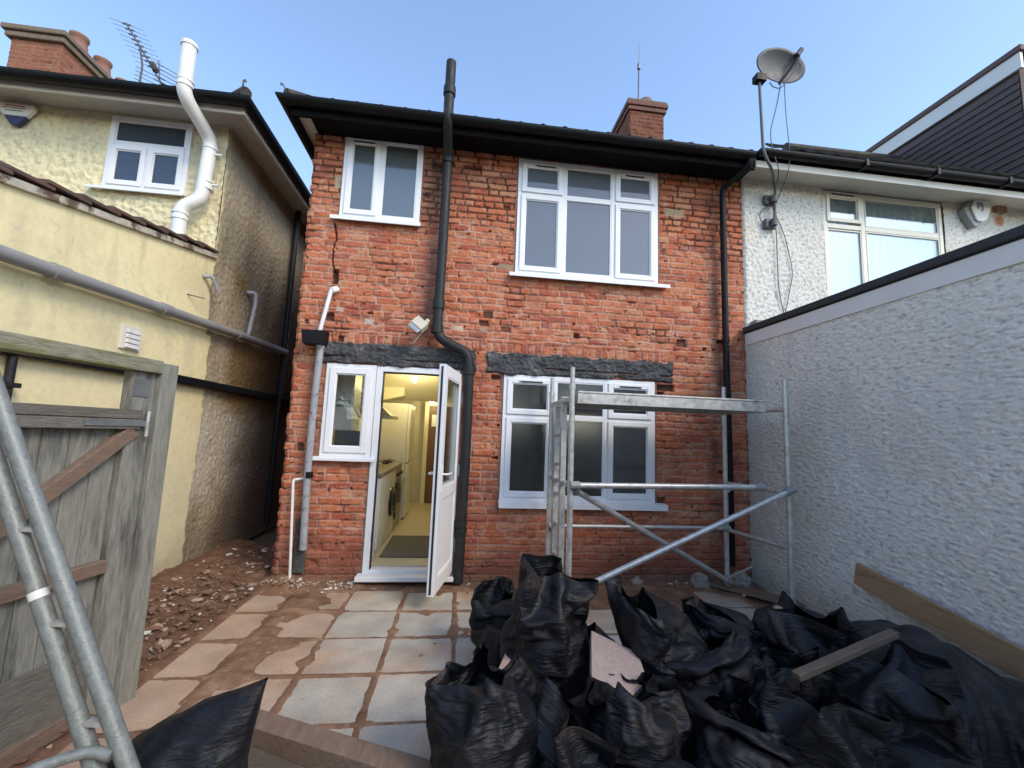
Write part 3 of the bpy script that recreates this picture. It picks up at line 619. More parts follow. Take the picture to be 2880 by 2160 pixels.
rt = tiled_plane('roof', (-1.93, -.43, 4.79), (3.28, -.43, 4.80), (3.28, 3.6, 4.82+4.03*pitch), (2.0, 3.6, 4.82+4.03*pitch), house, 'tile', .10, .24, .02, .028)
sd_ = tiled_plane('roof_slope', (-1.93, 7.6, 4.80), (-1.93, -.43, 4.80), (2.0, 3.6, 4.82+4.03*pitch), (2.0, 3.7, 4.82+4.03*pitch), rt, 'tile', .10, .24)
MB().tube([(-1.91, -.41, 4.84), (0, 1.6, 4.84+2.02*pitch), (2.0, 3.6, 4.84+4.03*pitch)], .06, 12).build('ridge_tile', M['tile'], rt)
MB().tube(bend([(-1.90, -.42, 4.84), (-1.92, -.45, 4.89), (-1.93, -.46, 4.91), (-1.95, -.465, 4.92), (-1.95, -.465, 4.90), (-1.935, -.46, 4.895)], .015), .006, 8).build('hip_iron', M['cable'], rt)
cx0, cx1, cy0, cy1, cz0, cz1 = 2.66, 3.30, 2.0, 2.9, 5.6, 7.26
ch = brick_panel('chimney', (cx0, cy0, cz0), (1., 0, 0), (0, -1., 0), cx1-cx0, cz1-cz0, rt, .012, 31, (.11, .05, .035), .78)
brick_panel('chimney_side', (cx0, cy1, cz0), (0, -1., 0), (-1., 0, 0), cy1-cy0, cz1-cz0, ch, .012, 32, (.09, .042, .03), .75)
MB().box(cx0+.03, cx1-.02, cy0+.04, cy1, cz0, cz1).build('stack_core', M['black_wood'], ch)
mbx = MB(); mbx.box(cx0-.03, cx1+.03, cy0-.03, cy1+.03, cz1, cz1+.075).box(cx0-.055, cx1+.055, cy0-.055, cy1+.055, cz1+.078, cz1+.15).build('corbel', mat('corbel brick', (.15,.07,.05), .9, .35, 14, .8, 30), ch, .008)
MB().box(cx0-.045, cx1+.045, cy0-.045, cy1+.045, cz1+.152, cz1+.205).tube([(3.0, 2.12, cz1+.16), (3.0, 2.12, cz1+.29), (3.0, 2.12, cz1+.35)], .13, 18, rs=[.15, .13, .06]).build('flaunching', M['flaunch'], ch, .02)
ant = thing('radio_antenna', (2.83, 2.05, 7.3), 'thin whip antenna standing on the brick chimney', 'antenna')
MB().tube([(2.83, 2.03, 7.35), (2.84, 2.03, 8.12)], .012, 8).build('mast', M['cable'], ant); MB().tube([(2.84, 2.03, 8.1), (2.845, 2.03, 8.2)], .03, 10).build('clamp', M['grey_metal'], ant); MB().tube([(2.845, 2.03, 8.2), (2.85, 2.03, 8.62)], .007, 8).build('whip', M['grey_metal'], ant)

# ------------------------------------------------------------------ pipes on the brick wall
sp = MB(); sp.tube(bend([(-.292, -.44, 5.42), (-.292, -.44, 4.76), (-.285, -.13, 4.55), (-.29, -.12, 3.4), (-.295, -.12, 2.72)], .06)+[], .052, 18)
sp = sp.build('soil_pipe', M['black_pipe'], house)
MB().tube(bend([(-.295, -.12, 2.74), (-.29, -.12, 2.52), (.045, -.12, 2.36), (.062, -.12, 2.15), (.07, -.12, 1.3), (.055, -.12, .04)], .09, 8), .052, 18).build('lower_run', M['black_pipe'], sp)
for (x, y_, z, h_) in ((-.292, -.44, 5.08, .09), (-.287, -.13, 4.50, .05), (-.294, -.12, 2.87, .10), (-.295, -.12, 2.60, .08), (.062, -.12, 2.18, .09), (.057, -.12, .62, .05), (.057, -.12, .54, .04)):
    MB().tube([(x, y_, z-h_/2), (x, y_, z+h_/2)], .064, 18).build('collar', M['black_pipe'], sp, .004)
dp = MB(); dp.tube(bend([(3.12, GY, 4.77), (3.12, GY+.02, 4.68), (2.99, -.10, 4.56), (2.992, -.085, 4.45), (2.995, -.085, 2.7), (3.01, -.085, 1.5), (3.015, -.085, .20)], .05), .035, 14); dp = dp.build('downpipe', M['black'], house)
for z in (2.70, 1.2): MB().box(2.93, 3.06, -.055, .0, z-.015, z+.015).tube([(2.995, -.085, z-.03), (2.995, -.085, z+.03)], .041, 14).build('pipe_clip', M['black'], dp)
wp = MB(); wp.tube(bend([(-1.46, -.085, 2.42), (-1.475, -.085, 1.9), (-1.480, -.085, 1.2), (-1.455, -.085, .34)], .05), .034, 14); wp = wp.build('waste_pipe', M['grey_pipe'], house)
for z, s_ in ((2.36, .042), (1.055, .039)): MB().tube([(-1.465, -.085, z-.03), (-1.465, -.085, z+.03)], s_, 14).build('pipe_clip', M['grey_pipe'] if z > 2 else M['black'], wp)
MB().prism([(-1.64, 2.50), (-1.40, 2.505), (-1.415, 2.36), (-1.62, 2.36)], -.17, -.03).build('hopper', M['black'], wp, .006)
MB().tube(bend([(-1.36, -.02, 2.98), (-1.40, -.08, 2.97), (-1.415, -.085, 2.93), (-1.49, -.085, 2.49)], .03), .021, 12).build('white_waste', M['white_pipe'], wp); MB().tube([(-1.37, -.03, 2.985), (-1.41, -.085, 2.95)], .034, 12).build('elbow', M['white_pipe'], wp)
MB().tube(bend([(-1.46, -.02, 1.02), (-1.61, -.06, 1.0), (-1.61, -.07, .97), (-1.545, -.10, .03)], .02), .013, 10).build('overflow_pipe', M['white_pipe'], wp)
MB().box(-1.53, -1.47, -.035, -.0, .93, 1.0).box(-1.52, -1.47, -.035, 0, .58, .66).build('timber_block', M['stone'], wp, .004)
MB().box(-1.56, -1.45, -.03, -.006, .10, .62).build('mortar_patch', M['lintel'], wp, .01)
fl = thing('security_light', (-.46, -.2, 2.6), 'cream floodlight hanging crookedly by its cable beside the soil pipe', 'floodlight')
def rotbox(mb, cx, cy, cz, sx, sy, sz, rx, ry, rz):
    Mx = Matrix.Translation((cx, cy, cz)) @ Matrix.Rotation(rz, 4, 'Z') @ Matrix.Rotation(ry, 4, 'Y') @ Matrix.Rotation(rx, 4, 'X'); t = MB().box(-sx/2, sx/2, -sy/2, sy/2, -sz/2, sz/2); mb.add([Mx @ Vector(v) for v in t.v], t.f); return mb
rotbox(MB(), -.47, -.20, 2.62, .15, .09, .11, R(-25), R(38), R(-15)).build('lamp_case', M['flood'], fl, .012); rotbox(MB(), -.505, -.24, 2.59, .135, .012, .095, R(-25), R(38), R(-15)).build('lamp_glass', M['steel'], fl, .003)
rotbox(MB(), -.40, -.12, 2.67, .04, .10, .05, 0, R(30), 0).build('lamp_bracket', M['flood'], fl, .005); MB().tube(bend([(-.43, -.16, 2.57), (-.49, -.15, 2.49), (-.53, -.12, 2.43)], .05), .004, 6).build('lamp_cable', M['white_pipe'], fl)

# ------------------------------------------------------------------ rooms behind the openings
def room(name, x0, x1, y0, y1, z0, z1, m, floor=None):
    """closed box behind the wall core; the side to the garden stays open"""
    b = MB(); t = .05
    b.box(x0-t, x0, y0, y1, z0, z1).box(x1, x1+t, y0, y1, z0, z1).box(x0-t, x1+t, y1, y1+t, z0, z1).box(x0-t, x1+t, y0, y1+t, z1, z1+t)
    o = b.build(name, M[m], house); MB().box(x0-t, x1+t, y0-.2, y1+t, z0-t, z0-.002).build('floor', M[floor or m], o); return o
kit = room('kitchen_walls', -1.50, .30, .285, 4.2, .15, 2.50, 'interior', 'lino')
MB().prism([(-.95, 2.10), (-.95, 2.499), (-1.499, 2.499), (-1.499, 1.95)], 2.6, 4.19).build('boxed_duct', M['interior'], kit)
MB().prism([(3.0, 2.05), (3.0, 2.495), (2.0, 2.495)], -1.49, -.30, 'x').build('stair_soffit', M['interior'], kit); MB().box(-1.49, .29, 3.0, 3.08, 2.05, 2.495).build('bulkhead', M['interior'], kit)
MB().box(-1.499, .29, .281, .286, 2.2, 2.5).box(-.02, .29, .281, .286, .15, 2.2).build('inner_lining', M['interior'], kit)
MB().box(-.62, .20, 3.95, 4.0, .15, 2.02).build('hall_door', M['door_brown'], kit, .004); MB().box(-.70, -.62, 3.92, 4.02, .15, 2.10).box(-.62, .25, 3.92, 4.02, 2.02, 2.10).build('architrave', M['interior'], kit)
MB().box(-.56, -.40, 3.93, 3.948, 1.62, 1.85).build('door_light', M['upvc'], kit)
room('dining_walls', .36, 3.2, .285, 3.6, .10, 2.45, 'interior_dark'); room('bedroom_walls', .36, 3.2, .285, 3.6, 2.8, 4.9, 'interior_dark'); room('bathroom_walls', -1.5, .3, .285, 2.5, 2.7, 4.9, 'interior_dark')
def appliance_door(x, y0, y1, z0, z1): return MB().box(x, x+.03, y0, y1, z0, z1)
wm = thing('washing_machine', (-1.15, 1.25, .15), 'white front loading washing machine under the kitchen worktop', 'washing machine')
MB().box(-1.45, -.85, .97, 1.56, .15, 1.0).build('cabinet', M['appliance'], wm, .008)
def disc(mb, x, y, z, r0, r1, d):
    n = 28; V = [(x+k*d, y+math.cos(2*math.pi*i/n)*r, z+math.sin(2*math.pi*i/n)*r) for k, r in ((0, r0), (1, r0*.97), (1, r1), (0.3, r1*.96)) for i in range(n)]
    F = [(k*n+i, k*n+(i+1) % n, (k+1)*n+(i+1) % n, (k+1)*n+i) for k in range(3) for i in range(n)]+[tuple(range(3*n, 4*n))]; return mb.add(V, F, 0, True)
disc(MB(), -.85, 1.27, .60, .19, .145, .035).build('porthole', M['darkglass'], wm); MB().box(-.85, -.844, 1.0, 1.53, .86, .98).build('control_panel', M['upvc_dirty'], wm, .002)
fz = thing('base_cabinet', (-1.15, .62, .15), 'white kitchen base cabinet nearest the doorway', 'cabinet'); MB().box(-1.45, -.86, .34, .95, .15, 1.0).build('carcass', M['appliance'], fz, .006); MB().box(-.859, -.842, .36, .94, .22, .99).build('cabinet_door', M['appliance'], fz, .004)
ck = thing('cooker', (-1.15, 1.95, .15), 'stainless steel gas cooker beyond the washing machine', 'cooker')
MB().box(-1.45, -.86, 1.60, 2.25, .15, 1.04).build('body', M['steel'], ck, .006); MB().box(-.859, -.835, 1.64, 2.21, .30, .78).build('oven_door', M['darkglass'], ck, .004); MB().tube([(-.80, 1.66, .80), (-.80, 2.19, .80)], .011, 8).build('oven_handle', M['steel'], ck)
hb = MB()
for y in (1.75, 2.05):
    for x in (-1.3, -1.03): hb.tube([(x, y, 1.04), (x, y, 1.06)], .045, 12); hb.box(x-.1, x+.1, y-.006, y+.006, 1.07, 1.08); hb.box(x-.006, x+.006, y-.1, y+.1, 1.081, 1.09)
hb.build('hob_burners', M['dark_frame'], ck)
for k in range(4): MB().tube([(-.858, 1.70+k*.14, .90), (-.83, 1.70+k*.14, .90)], .022, 10).build('knob', M['dark_frame'], ck)
wt = MB().box(-1.49, -.83, .32, 1.585, 1.005, 1.045).build('worktop', M['worktop'], None, .004); tag(wt, 'speckled brown kitchen worktop over the washing machine', 'worktop')
hd = thing('extractor_hood', (-1.2, 1.6, 1.7), 'steel chimney extractor hood above the cooker', 'extractor hood')
v = [(-1.48, 1.25, 1.72), (-.93, 1.25, 1.72), (-.93, 1.95, 1.72), (-1.48, 1.95, 1.72), (-1.48, 1.47, 1.98), (-1.24, 1.47, 1.98), (-1.24, 1.73, 1.98), (-1.48, 1.73, 1.98)]; q6 = [(0,3,2,1),(4,5,6,7),(0,1,5,4),(1,2,6,5),(2,3,7,6),(3,0,4,7)]
MB().add(v, q6).build('canopy', M['steel'], hd, .003); MB().box(-1.479, -.925, 1.245, 1.955, 1.68, 1.718).build('rim', M['steel'], hd, .003); MB().box(-1.47, -1.26, 1.49, 1.71, 1.982, 2.45).build('flue', M['interior'], hd)
fg = thing('fridge_freezer', (-1.1, 2.75, .15), 'tall cream fridge freezer at the far end of the kitchen', 'fridge'); MB().box(-1.45, -.84, 2.36, 2.98, .15, 1.95).build('cabinet', M['appliance'], fg, .01); MB().box(-.838, -.79, 2.37, 2.97, 1.02, 1.94).build('fridge_door', M['appliance'], fg, .01); MB().box(-.838, -.79, 2.37, 2.97, .18, 1.0).build('freezer_door', M['appliance'], fg, .01)
bl = thing('wall_boiler', (-1.35, .6, 1.55), 'white wall hung boiler behind the kitchen side window', 'boiler'); MB().box(-1.49, -1.20, .34, .70, 1.50, 2.22).build('casing', M['appliance'], bl, .012); MB().box(-1.38, -1.23, .335, .339, 1.76, 1.84).build('label_panel', M['grey_pipe'], bl)
dm = MB().box(-.80, -.12, .34, 1.30, .150, .162).build('doormat', M['matgrey'], None, .003); tag(dm, 'dark grey doormat just inside the open kitchen door', 'doormat')
bp_ = MB().box(-1.36, -.97, .30, .315, 1.16, 1.50).build('tea_towel', M['interior_dark'], None, .004); tag(bp_, 'dark panel leaning inside the kitchen side window', 'panel')
def bulb(x, y, z, label, e):
    t = thing('ceiling_bulb', (x, y, z), label, 'lamp', 'lit bulbs in the kitchen'); b = MB(); n, m_ = 14, 10; V = [(x+math.sin(math.pi*j/m_)*math.cos(2*math.pi*i/n)*.042, y+math.sin(math.pi*j/m_)*math.sin(2*math.pi*i/n)*.042, z+math.cos(math.pi*j/m_)*.05) for j in range(m_+1) for i in range(n)]
    F = [(j*n+i, (j+1)*n+i, (j+1)*n+(i+1) % n, j*n+(i+1) % n) for j in range(m_) for i in range(n)]; b.add(V, F, 0, True).build('globe', M['bulb'], t); MB().tube([(x, y, z+.045), (x, y, z+.12)], .018, 10).build('holder', M['white_pipe'], t)
    l = bpy.data.lights.new('bulb_light', 'POINT'); l.energy = e; l.color = (1, .80, .36); l.shadow_soft_size = .06; lo = bpy.data.objects.new('bulb_light', l); lo.location = (0, 0, -.09); lo.parent = t; sc.collection.objects.link(lo)
M['bulb'] = emit_mat('lit bulb', (1, .85, .5), 9)
bulb(-.72, 1.95, 2.30, 'bare glowing bulb near the kitchen ceiling', 7); bulb(-.56, 3.6, 2.09, 'smaller glowing bulb at the far end of the kitchen', 2.5)

# ================================================================== LEFT HOUSE (cream render)
XL = -2.83
lh = thing('rendered_house', (-4, .36, 0), 'cream rendered house on the left with a smooth yellow side extension', 'house')
def dash_tex(U, V, seed, amp=.009, fr=28, an=1.0):
    a = fbm(U*fr, V*fr*an, seed, 3); b = fbm(U*fr*2.2, V*fr*2.2*an, seed+5, 2); return amp*(a*1.1+.5*b+.25*np.abs(a))+.012*fbm(U*2, V*2, seed+9, 2), a+.5*b
def lw_rear():
    us = np.arange(-6.4, XL+.001, .013); vs = np.arange(2.5, 5.01, .013); U, V = np.meshgrid(us, vs, indexing='ij'); h, a = dash_tex(U, V, 3, .022, 15)
    c = np.zeros(U.shape+(3,)); c[:] = (.74, .65, .40); c = mixc(c, (.62, .55, .38), sst(-.1, .4, fbm(U*1.2, V*1.5, 4, 4))); c = mixc(c, (.38, .33, .24), sst(.05, .5, -a)*.45); c = mixc(c, (.40, .35, .26), sst(4.8, 5.0, V)*.5)
    mask = ~(((us[:-1] > -4.05) & (us[:-1] < -3.23))[:, None] & ((vs[:-1] > 4.07) & (vs[:-1] < 4.91))[None, :])
    grid_mesh('rear_wall', np.stack([U, .36-h, V], -1), M['dash'], lh, c, mask)
lw_rear()
def lw_side():
    for part in (0, 1):
        us = np.arange(-5.6, .381, .016) if part == 0 else np.arange(.36, 7.0, .016 if part else .03); n = 200 if part == 0 else 290
        tt = np.linspace(0, 1, n); U = np.repeat(us[:, None], n, 1); top = (3.36+(us-.36)*.2) if part == 0 else np.full(us.shape, 5.0)
        V = -.05+(top+.05)[:, None]*tt[None, :]
        hr, a = dash_tex(U, V, 13, .016, 24); spk = pn(U*45, V*45, 66); hs = .004*fbm(U*3, V*3, 2, 4)+.0015*fbm(U*30, V*30, 5, 2)
        bd = .47+.06*fbm(V*1.3, U*0, 6, 3)+.05*np.where(V > 2.5, -1.4, 0)+.03*pn(V*9, U*9, 3); k = sst(-.012, .012, U-bd)      # paint edge
        k = np.maximum(k, sst(.02, -.02, V-(.20+.35*(U+.2)))*(U > -3)*0)
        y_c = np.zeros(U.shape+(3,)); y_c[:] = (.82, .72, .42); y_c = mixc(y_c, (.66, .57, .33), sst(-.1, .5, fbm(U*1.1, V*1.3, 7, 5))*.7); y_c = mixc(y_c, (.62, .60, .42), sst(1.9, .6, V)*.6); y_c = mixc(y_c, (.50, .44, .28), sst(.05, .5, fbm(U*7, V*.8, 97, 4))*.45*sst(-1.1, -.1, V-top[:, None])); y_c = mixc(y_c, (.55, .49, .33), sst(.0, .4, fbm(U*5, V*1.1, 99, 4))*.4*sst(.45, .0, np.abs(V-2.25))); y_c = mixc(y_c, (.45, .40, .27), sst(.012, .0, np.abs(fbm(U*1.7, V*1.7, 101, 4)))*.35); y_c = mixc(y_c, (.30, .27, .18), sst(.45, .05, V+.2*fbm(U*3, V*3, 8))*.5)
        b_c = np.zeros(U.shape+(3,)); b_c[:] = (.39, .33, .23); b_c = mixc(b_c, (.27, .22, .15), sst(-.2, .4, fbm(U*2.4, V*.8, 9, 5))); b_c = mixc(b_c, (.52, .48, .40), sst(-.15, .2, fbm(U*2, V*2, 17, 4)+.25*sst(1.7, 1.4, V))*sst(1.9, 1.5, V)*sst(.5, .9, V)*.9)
        b_c = mixc(b_c, (.22, .145, .035), sst(.25, .05, np.hypot((U-.95)/.9, (V-3.28))+.1*fbm(U*5, V*5, 3))*.95)                                    # ochre stain by the overflow
        b_c = mixc(b_c, (.20, .115, .025), sst(.80, 1.05, U+.08*fbm(U*5, V*5, 3))*sst(2.65, 2.5, V)*sst(1.55, 1.8, V+.1*fbm(U*4, V*4, 5))*.8)
        b_c = mixc(b_c, (.16, .125, .09), sst(.1, .55, spk)*.4); b_c = mixc(b_c, (.47, .42, .34), sst(.15, .5, -spk)*.4); b_c = mixc(b_c, (.07, .05, .035), sst(.9, 2.0, U+.35*(1.2-V)+.2*fbm(U*2, V*2, 3))*.7); b_c = mixc(b_c, (.17, .13, .095), sst(.6, .1, V)*.7); b_c = mixc(b_c, (.48, .42, .26), sst(.50, .36, U)*(V > 3.3)*.8)  # wall darkens deeper into the passage: shade painted into its colour
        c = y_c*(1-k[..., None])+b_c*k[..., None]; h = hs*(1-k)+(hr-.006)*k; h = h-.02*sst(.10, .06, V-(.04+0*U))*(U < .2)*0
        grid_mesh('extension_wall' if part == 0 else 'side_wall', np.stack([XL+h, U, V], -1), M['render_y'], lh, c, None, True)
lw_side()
MB().box(-6.4, XL-.03, .40, 6.9, 0, 4.98).build('wall_core', M['soffit'], lh)
MB().prism([(-5.6, 0), (.36, 0), (.36, 3.33), (-5.6, 2.14)], XL-3.0, XL-.03, 'x').build('extension_core', M['soffit'], lh)
# lean-to verge: bedded tiles over the sloping edge of the extension
def verge():
    m = MB(); rnd = random.Random(8); y = .33; k = 0
    while y > -5.4:
        y2 = y-.27; z = 3.385+(y-.36)*.2; z2 = 3.385+(y2-.36)*.2
        m.beam((XL-.10, y+.02, z+.035+.012), (XL-.10+rnd.uniform(-.01, .01), y2-.05, z2+.035+.035), .30, .028, (0, 0, 1)); y = y2; k += 1
    o = m.build('verge_tiles', M['tile_brown'], lh, .006)
    MB().beam((XL-.02, .37, 3.385), (XL-.02, -5.5, 3.385-5.87*.2), .10, .055).build('verge_mortar', mat('verge mortar', (.46,.42,.34), .9, .25, 12, .6, 40, col2=(.14,.09,.06), c2scale=7, c2lo=.5, c2hi=.6), lh, .006)
    tiled_plane('extension_roof', (XL-3.2, -5.6, 2.27), (XL-.2, -5.6, 2.27), (XL-.2, .36, 3.46), (XL-3.2, .36, 3.46), lh, 'tile_brown', .27, .3, .03, .03)
verge()
gutter([(-9, -.09, 4.95), (-2.46, -.09, 4.98), (-2.46, 7, 4.98)], .068, lh)
MB().box(-9, -2.50, .0, .02, 4.87, 4.99).box(-2.53, -2.50, .02, 7, 4.87, 4.99).build('fascia', M['soffit_w'], lh); MB().box(-9, -2.53, .02, .40, 4.96, 4.98).box(-2.86, -2.53, .4, 7, 4.96, 4.98).build('soffit', M['soffit'], lh)
MB().box(-9, -2.46, -.03, -.0005, 4.95, 5.02).box(-2.499, -2.46, -.0004, 7, 4.95, 5.02).build('gutter_board', M['black_wood'], lh)
lr = tiled_plane('roof', (-9, -.14, 4.93), (-2.44, -.14, 4.97), (-6.2, 3.6, 5.02+3.7*.42), (-9, 3.6, 4.98+3.7*.42), lh, 'tile', .10, .24, .02, .0)
tiled_plane('roof_slope', (-2.44, -.14, 4.97), (-2.44, 7.5, 4.97), (-6.2, 3.7, 5.02+3.7*.42), (-6.2, 3.6, 5.02+3.7*.42), lr, 'tile', .10, .24)
MB().tube([(-2.46, -.10, 5.05), (-6.2, 3.6, 5.03+3.7*.42)], .06, 12).build('ridge_tile', M['tile'], lr)
MB().tube(bend([(-2.50, -.12, 5.05), (-2.47, -.15, 5.09), (-2.465, -.16, 5.14), (-2.445, -.16, 5.15), (-2.44, -.16, 5.13), (-2.45, -.16, 5.125)], .012), .009, 8).build('hip_iron', M['cable'], lr)
# chimney stack of the left house with four pots
cA = (-8.03, 3.0); lc = brick_panel('chimney', (-8.0, 3.0, 6.3), (1., 0, 0), (0, -1., 0), .80, 1.66, lr, .02, 41, (.17, .085, .055), .7)
brick_panel('chimney_side', (-7.2, 3.0, 6.3), (0, 1., 0), (1., 0, 0), 2.2, 1.66, lc, .02, 42, (.17, .085, .055), .72)
MB().box(-7.98, -7.22, 3.03, 5.2, 6.3, 7.96).build('stack_core', M['tile'], lc)
MB().box(-8.06, -7.14, 2.94, 5.26, 7.96, 8.06).box(-8.10, -7.10, 2.90, 5.30, 8.063, 8.16).build('corbel', M['flaunch'], lc, .02)
for k in range(4):
    y = 3.35+k*.52; MB().tube([(-7.28, y, 8.15), (-7.28, y, 8.22), (-7.28, y, 8.38), (-7.28, y, 8.40), (-7.28, y, 8.45)], .14, 18, rs=[.16, .14, .115, .14, .14]).build('chimney_pot', M['terracotta'], lc)
# small window of the left house
window(lh, -4.06, -3.215, 4.06, 4.92, [(-3.64, 4.115, 4.56)], [(-4.0, -3.275, 4.62, 4.865, False), (-4.0, -3.665, 4.115, 4.555, True), (-3.615, -3.275, 4.115, 4.555, True)], y=.335, transoms=[(-4.0, -3.275, 4.585)], sill=(-4.18, -3.20, 4.05, -.28, .03), glass='glass_left')
MB().box(-4.1, -3.2, .42, .43, 4.0, 4.95).build('blind', M['interior_dark'], lh)
# flue, soil pipe, wastes on the left house
fp = MB(); fp.tube(bend([(-3.10, .16, 3.30), (-3.115, .16, 3.83), (-2.95, .20, 3.95), (-2.93, .22, 4.66), (-3.02, -.17, 4.90), (-3.01, -.19, 5.42)], .10, 8), .068, 20); fp = fp.build('flue_pipe', M['white_flue'], lh)
for a, b in (((-3.112, .16, 3.68), (-3.113, .16, 3.72)), ((-3.113, .16, 3.745), (-3.113, .16, 3.765)), ((-2.93, .22, 4.08), (-2.93, .22, 4.12)), ((-2.93, .22, 4.16), (-2.93, .22, 4.18)), ((-2.93, .22, 4.55), (-2.93, .22, 4.58)), ((-3.015, -.17, 4.97), (-3.015, -.17, 5.0)), ((-3.015, -.17, 5.03), (-3.014, -.17, 5.05)), ((-3.01, -.19, 5.41), (-3.01, -.19, 5.45))): MB().tube([a, b], .077, 20).build('flue_collar', M['white_flue'], fp)
for z in (4.14, 4.50): MB().tube([(-2.93, .22, z-.01), (-2.93, .22, z+.01)], .068, 16).box(-2.88, -2.80, .2, .22, z-.008, z+.008).build('flue_clip', M['white_pipe'], fp)
gp = MB(); gp.tube([(XL+.09, -5.2, 2.32), (XL+.085, -1.8, 2.48), (XL+.08, .9, 2.61), (XL+.08, 2.3, 2.66)], .047, 18); gp = gp.build('drain_pipe', M['grey_pipe2'], lh)
for y in (-3.3, -1.47, -.42, .9): z = 2.48+(y+1.8)*.048; MB().tube([(XL+.083, y-.06, z-.002), (XL+.083, y+.06, z+.004)], .055, 18).build('pipe_collar', M['grey_pipe2'], gp)
MB().tube(bend([(XL, 1.13, 3.22), (XL+.09, 1.18, 3.235), (XL+.09, 1.19, 3.1), (XL+.085, 1.10, 2.63)], .06), .028, 12).build('branch_pipe', M['grey_pipe'], gp)
MB().tube(bend([(XL, .20, 3.09), (XL+.07, .24, 3.11), (XL+.09, .30, 3.02), (XL+.10, .34, 2.96)], .03), .020, 10).build('overflow_spout', M['grey_pipe'], lh); MB().tube([(XL, -.02, 2.82), (XL+.10, .10, 2.82)], .006, 6).build('wire_stub', M['cable'], lh)
MB().tube([(XL+.07, 2.27, 4.95), (XL+.07, 2.27, .1)], .04, 12).build('downpipe', M['black_pipe'], lh)
bs = MB().box(XL-.005, XL+.075, -5.5, 6.5, 1.90, 1.985).build('drain_channel', M['black'], lh, .008); MB().tube([(XL+.04, -1.62, 1.92), (XL+.04, -1.62, .0)], .024, 12).build('thin_downpipe', M['black_pipe'], bs); MB().box(XL, XL+.07, -1.67, -1.57, 1.70, 1.73).build('pipe_clip', M['black_pipe'], bs)
av = MB().box(XL-.002, XL+.018, -.78, -.565, 2.115, 2.32).build('air_vent', M['soffit_w'], lh, .004)
for k in range(4): MB().beam((XL+.030, -.745, 2.145+k*.042), (XL+.030, -.60, 2.145+k*.042), .018, .034).build('louvre', M['white_pipe'], av, .003)
al = thing('alarm_box', (-4.98, .28, 4.8), 'white and navy alarm box under the eaves of the cream house on the left', 'alarm box')
MB().prism([(-5.16, 4.90), (-4.81, 4.90), (-4.80, 4.85), (-4.865, 4.76), (-5.085, 4.76), (-5.17, 4.85)], .29, .345).build('upper_case', M['alarm_w'], al, .012); MB().prism([(-5.085, 4.758), (-4.865, 4.758), (-4.94, 4.655), (-5.0, 4.655)], .29, .345).build('lower_case', M['alarm_b'], al, .01)
for z, a, b in ((4.872, -5.08, -4.89), (4.845, -5.10, -4.88), (4.815, -5.07, -4.90)): MB().box(a, b, .2865, .2895, z-.007, z+.006).build('lettering', M['ink_red' if z > 4.86 else 'grey_pipe'], al)
ae = thing('roof_aerial', (-5.9, 3, 7.3), 'many-armed television aerial tilted on the left roof', 'aerial')
MB().tube(bend([(-5.92, 3, 7.0), (-5.90, 3, 7.75), (-5.99, 3, 8.1)], .1), .016, 8).build('mast', M['cable'], ae); bA, bB = Vector((-6.27, 3.0, 8.53)), Vector((-5.53, 3.0, 7.42)); MB().tube([bA, bB], .014, 8).build('boom', M['cable'], ae)
el = MB()
for k in range(9):
    p = bA.lerp(bB, .02+k*.086)
    for s in (-1, 1): el.tube([p, p+Vector((.24*s, .05*s, -.035*s))], .0035, 5); el.tube([p, p+Vector((.19*s, -.12*s, -.13*s))], .003, 5)
    el.beam(p-Vector((.07, 0, -.012)), p+Vector((.07, 0, -.012)), .02, .02)
el.build('elements', M['cable'], ae); g2 = MB()
for k in range(5): z = 7.76-k*.075; g2.tube([(-5.62, 2.9, z), (-5.33, 3.1, z-.05)], .007, 5); g2.tube([(-5.85, 2.8, z-.2), (-5.5, 3.0, z-.25)], .006, 5)
g2.tube([(-5.62, 2.95, 7.85), (-5.55, 2.97, 7.4)], .008, 5); g2.build('reflector', M['cable'], ae); MB().tube([(-5.74, 2.98, 7.80), (-5.66, 2.98, 7.66)], .05, 8).build('balun', M['tile'], ae)
sgt = thing('passage_light_blocker', (-2.3, 3.6, 0), 'unseen dark timber panel added to block light in the narrow passage between the houses', 'gate'); MB().box(-2.80, -1.80, 3.6, 3.65, .0, 2.2).build('boards', M['wood_dark'], sgt); MB().box(-2.80, -1.80, 3.55, 3.598, 1.9, 2.0).build('rail', M['wood_dark'], sgt, .004)  # out-of-view boards added to stop light entering the passage's far end

# ================================================================== RIGHT: white house, extension
wh = thing('white_house', (6, .1, 0), 'white pebbledashed neighbouring house with cream framed window on the right', 'house')
def wh_wall():
    st = .013; us = np.arange(3.30, 9.2, st); vs = np.arange(2.6, 4.79, st); U, V = np.meshgrid(us, vs, indexing='ij'); h, a = dash_tex(U, V, 23, .015, 26)
    c = np.zeros(U.shape+(3,)); c[:] = (.68, .66, .60); c = mixc(c, (.60, .56, .47), sst(0, .5, fbm(U*1.3, V*1.3, 24, 4))*.6); c = mixc(c, (.34, .29, .22), sst(.06, .5, -a)*.8); c = mixc(c, (.34, .30, .24), sst(3.34, 3.30, U)*.4)
    k = sst(.0, .35, fbm(U*7, V*7, 25, 4))*((U > 6.8)); c = mixc(c, (.45, .22, .12), sst(.10, .05, np.hypot(U-6.99, (V-4.60)))*1.0)
    mask = ~(((us[:-1] > 4.39) & (us[:-1] < 6.13))[:, None] & ((vs[:-1] > 3.25) & (vs[:-1] < 4.77))[None, :]); e = sst(.03, 0, U-3.30)
    grid_mesh('rear_wall', np.stack([U, -.012-h+.02*e, V], -1), M['dash'], wh, c, mask)
wh_wall()
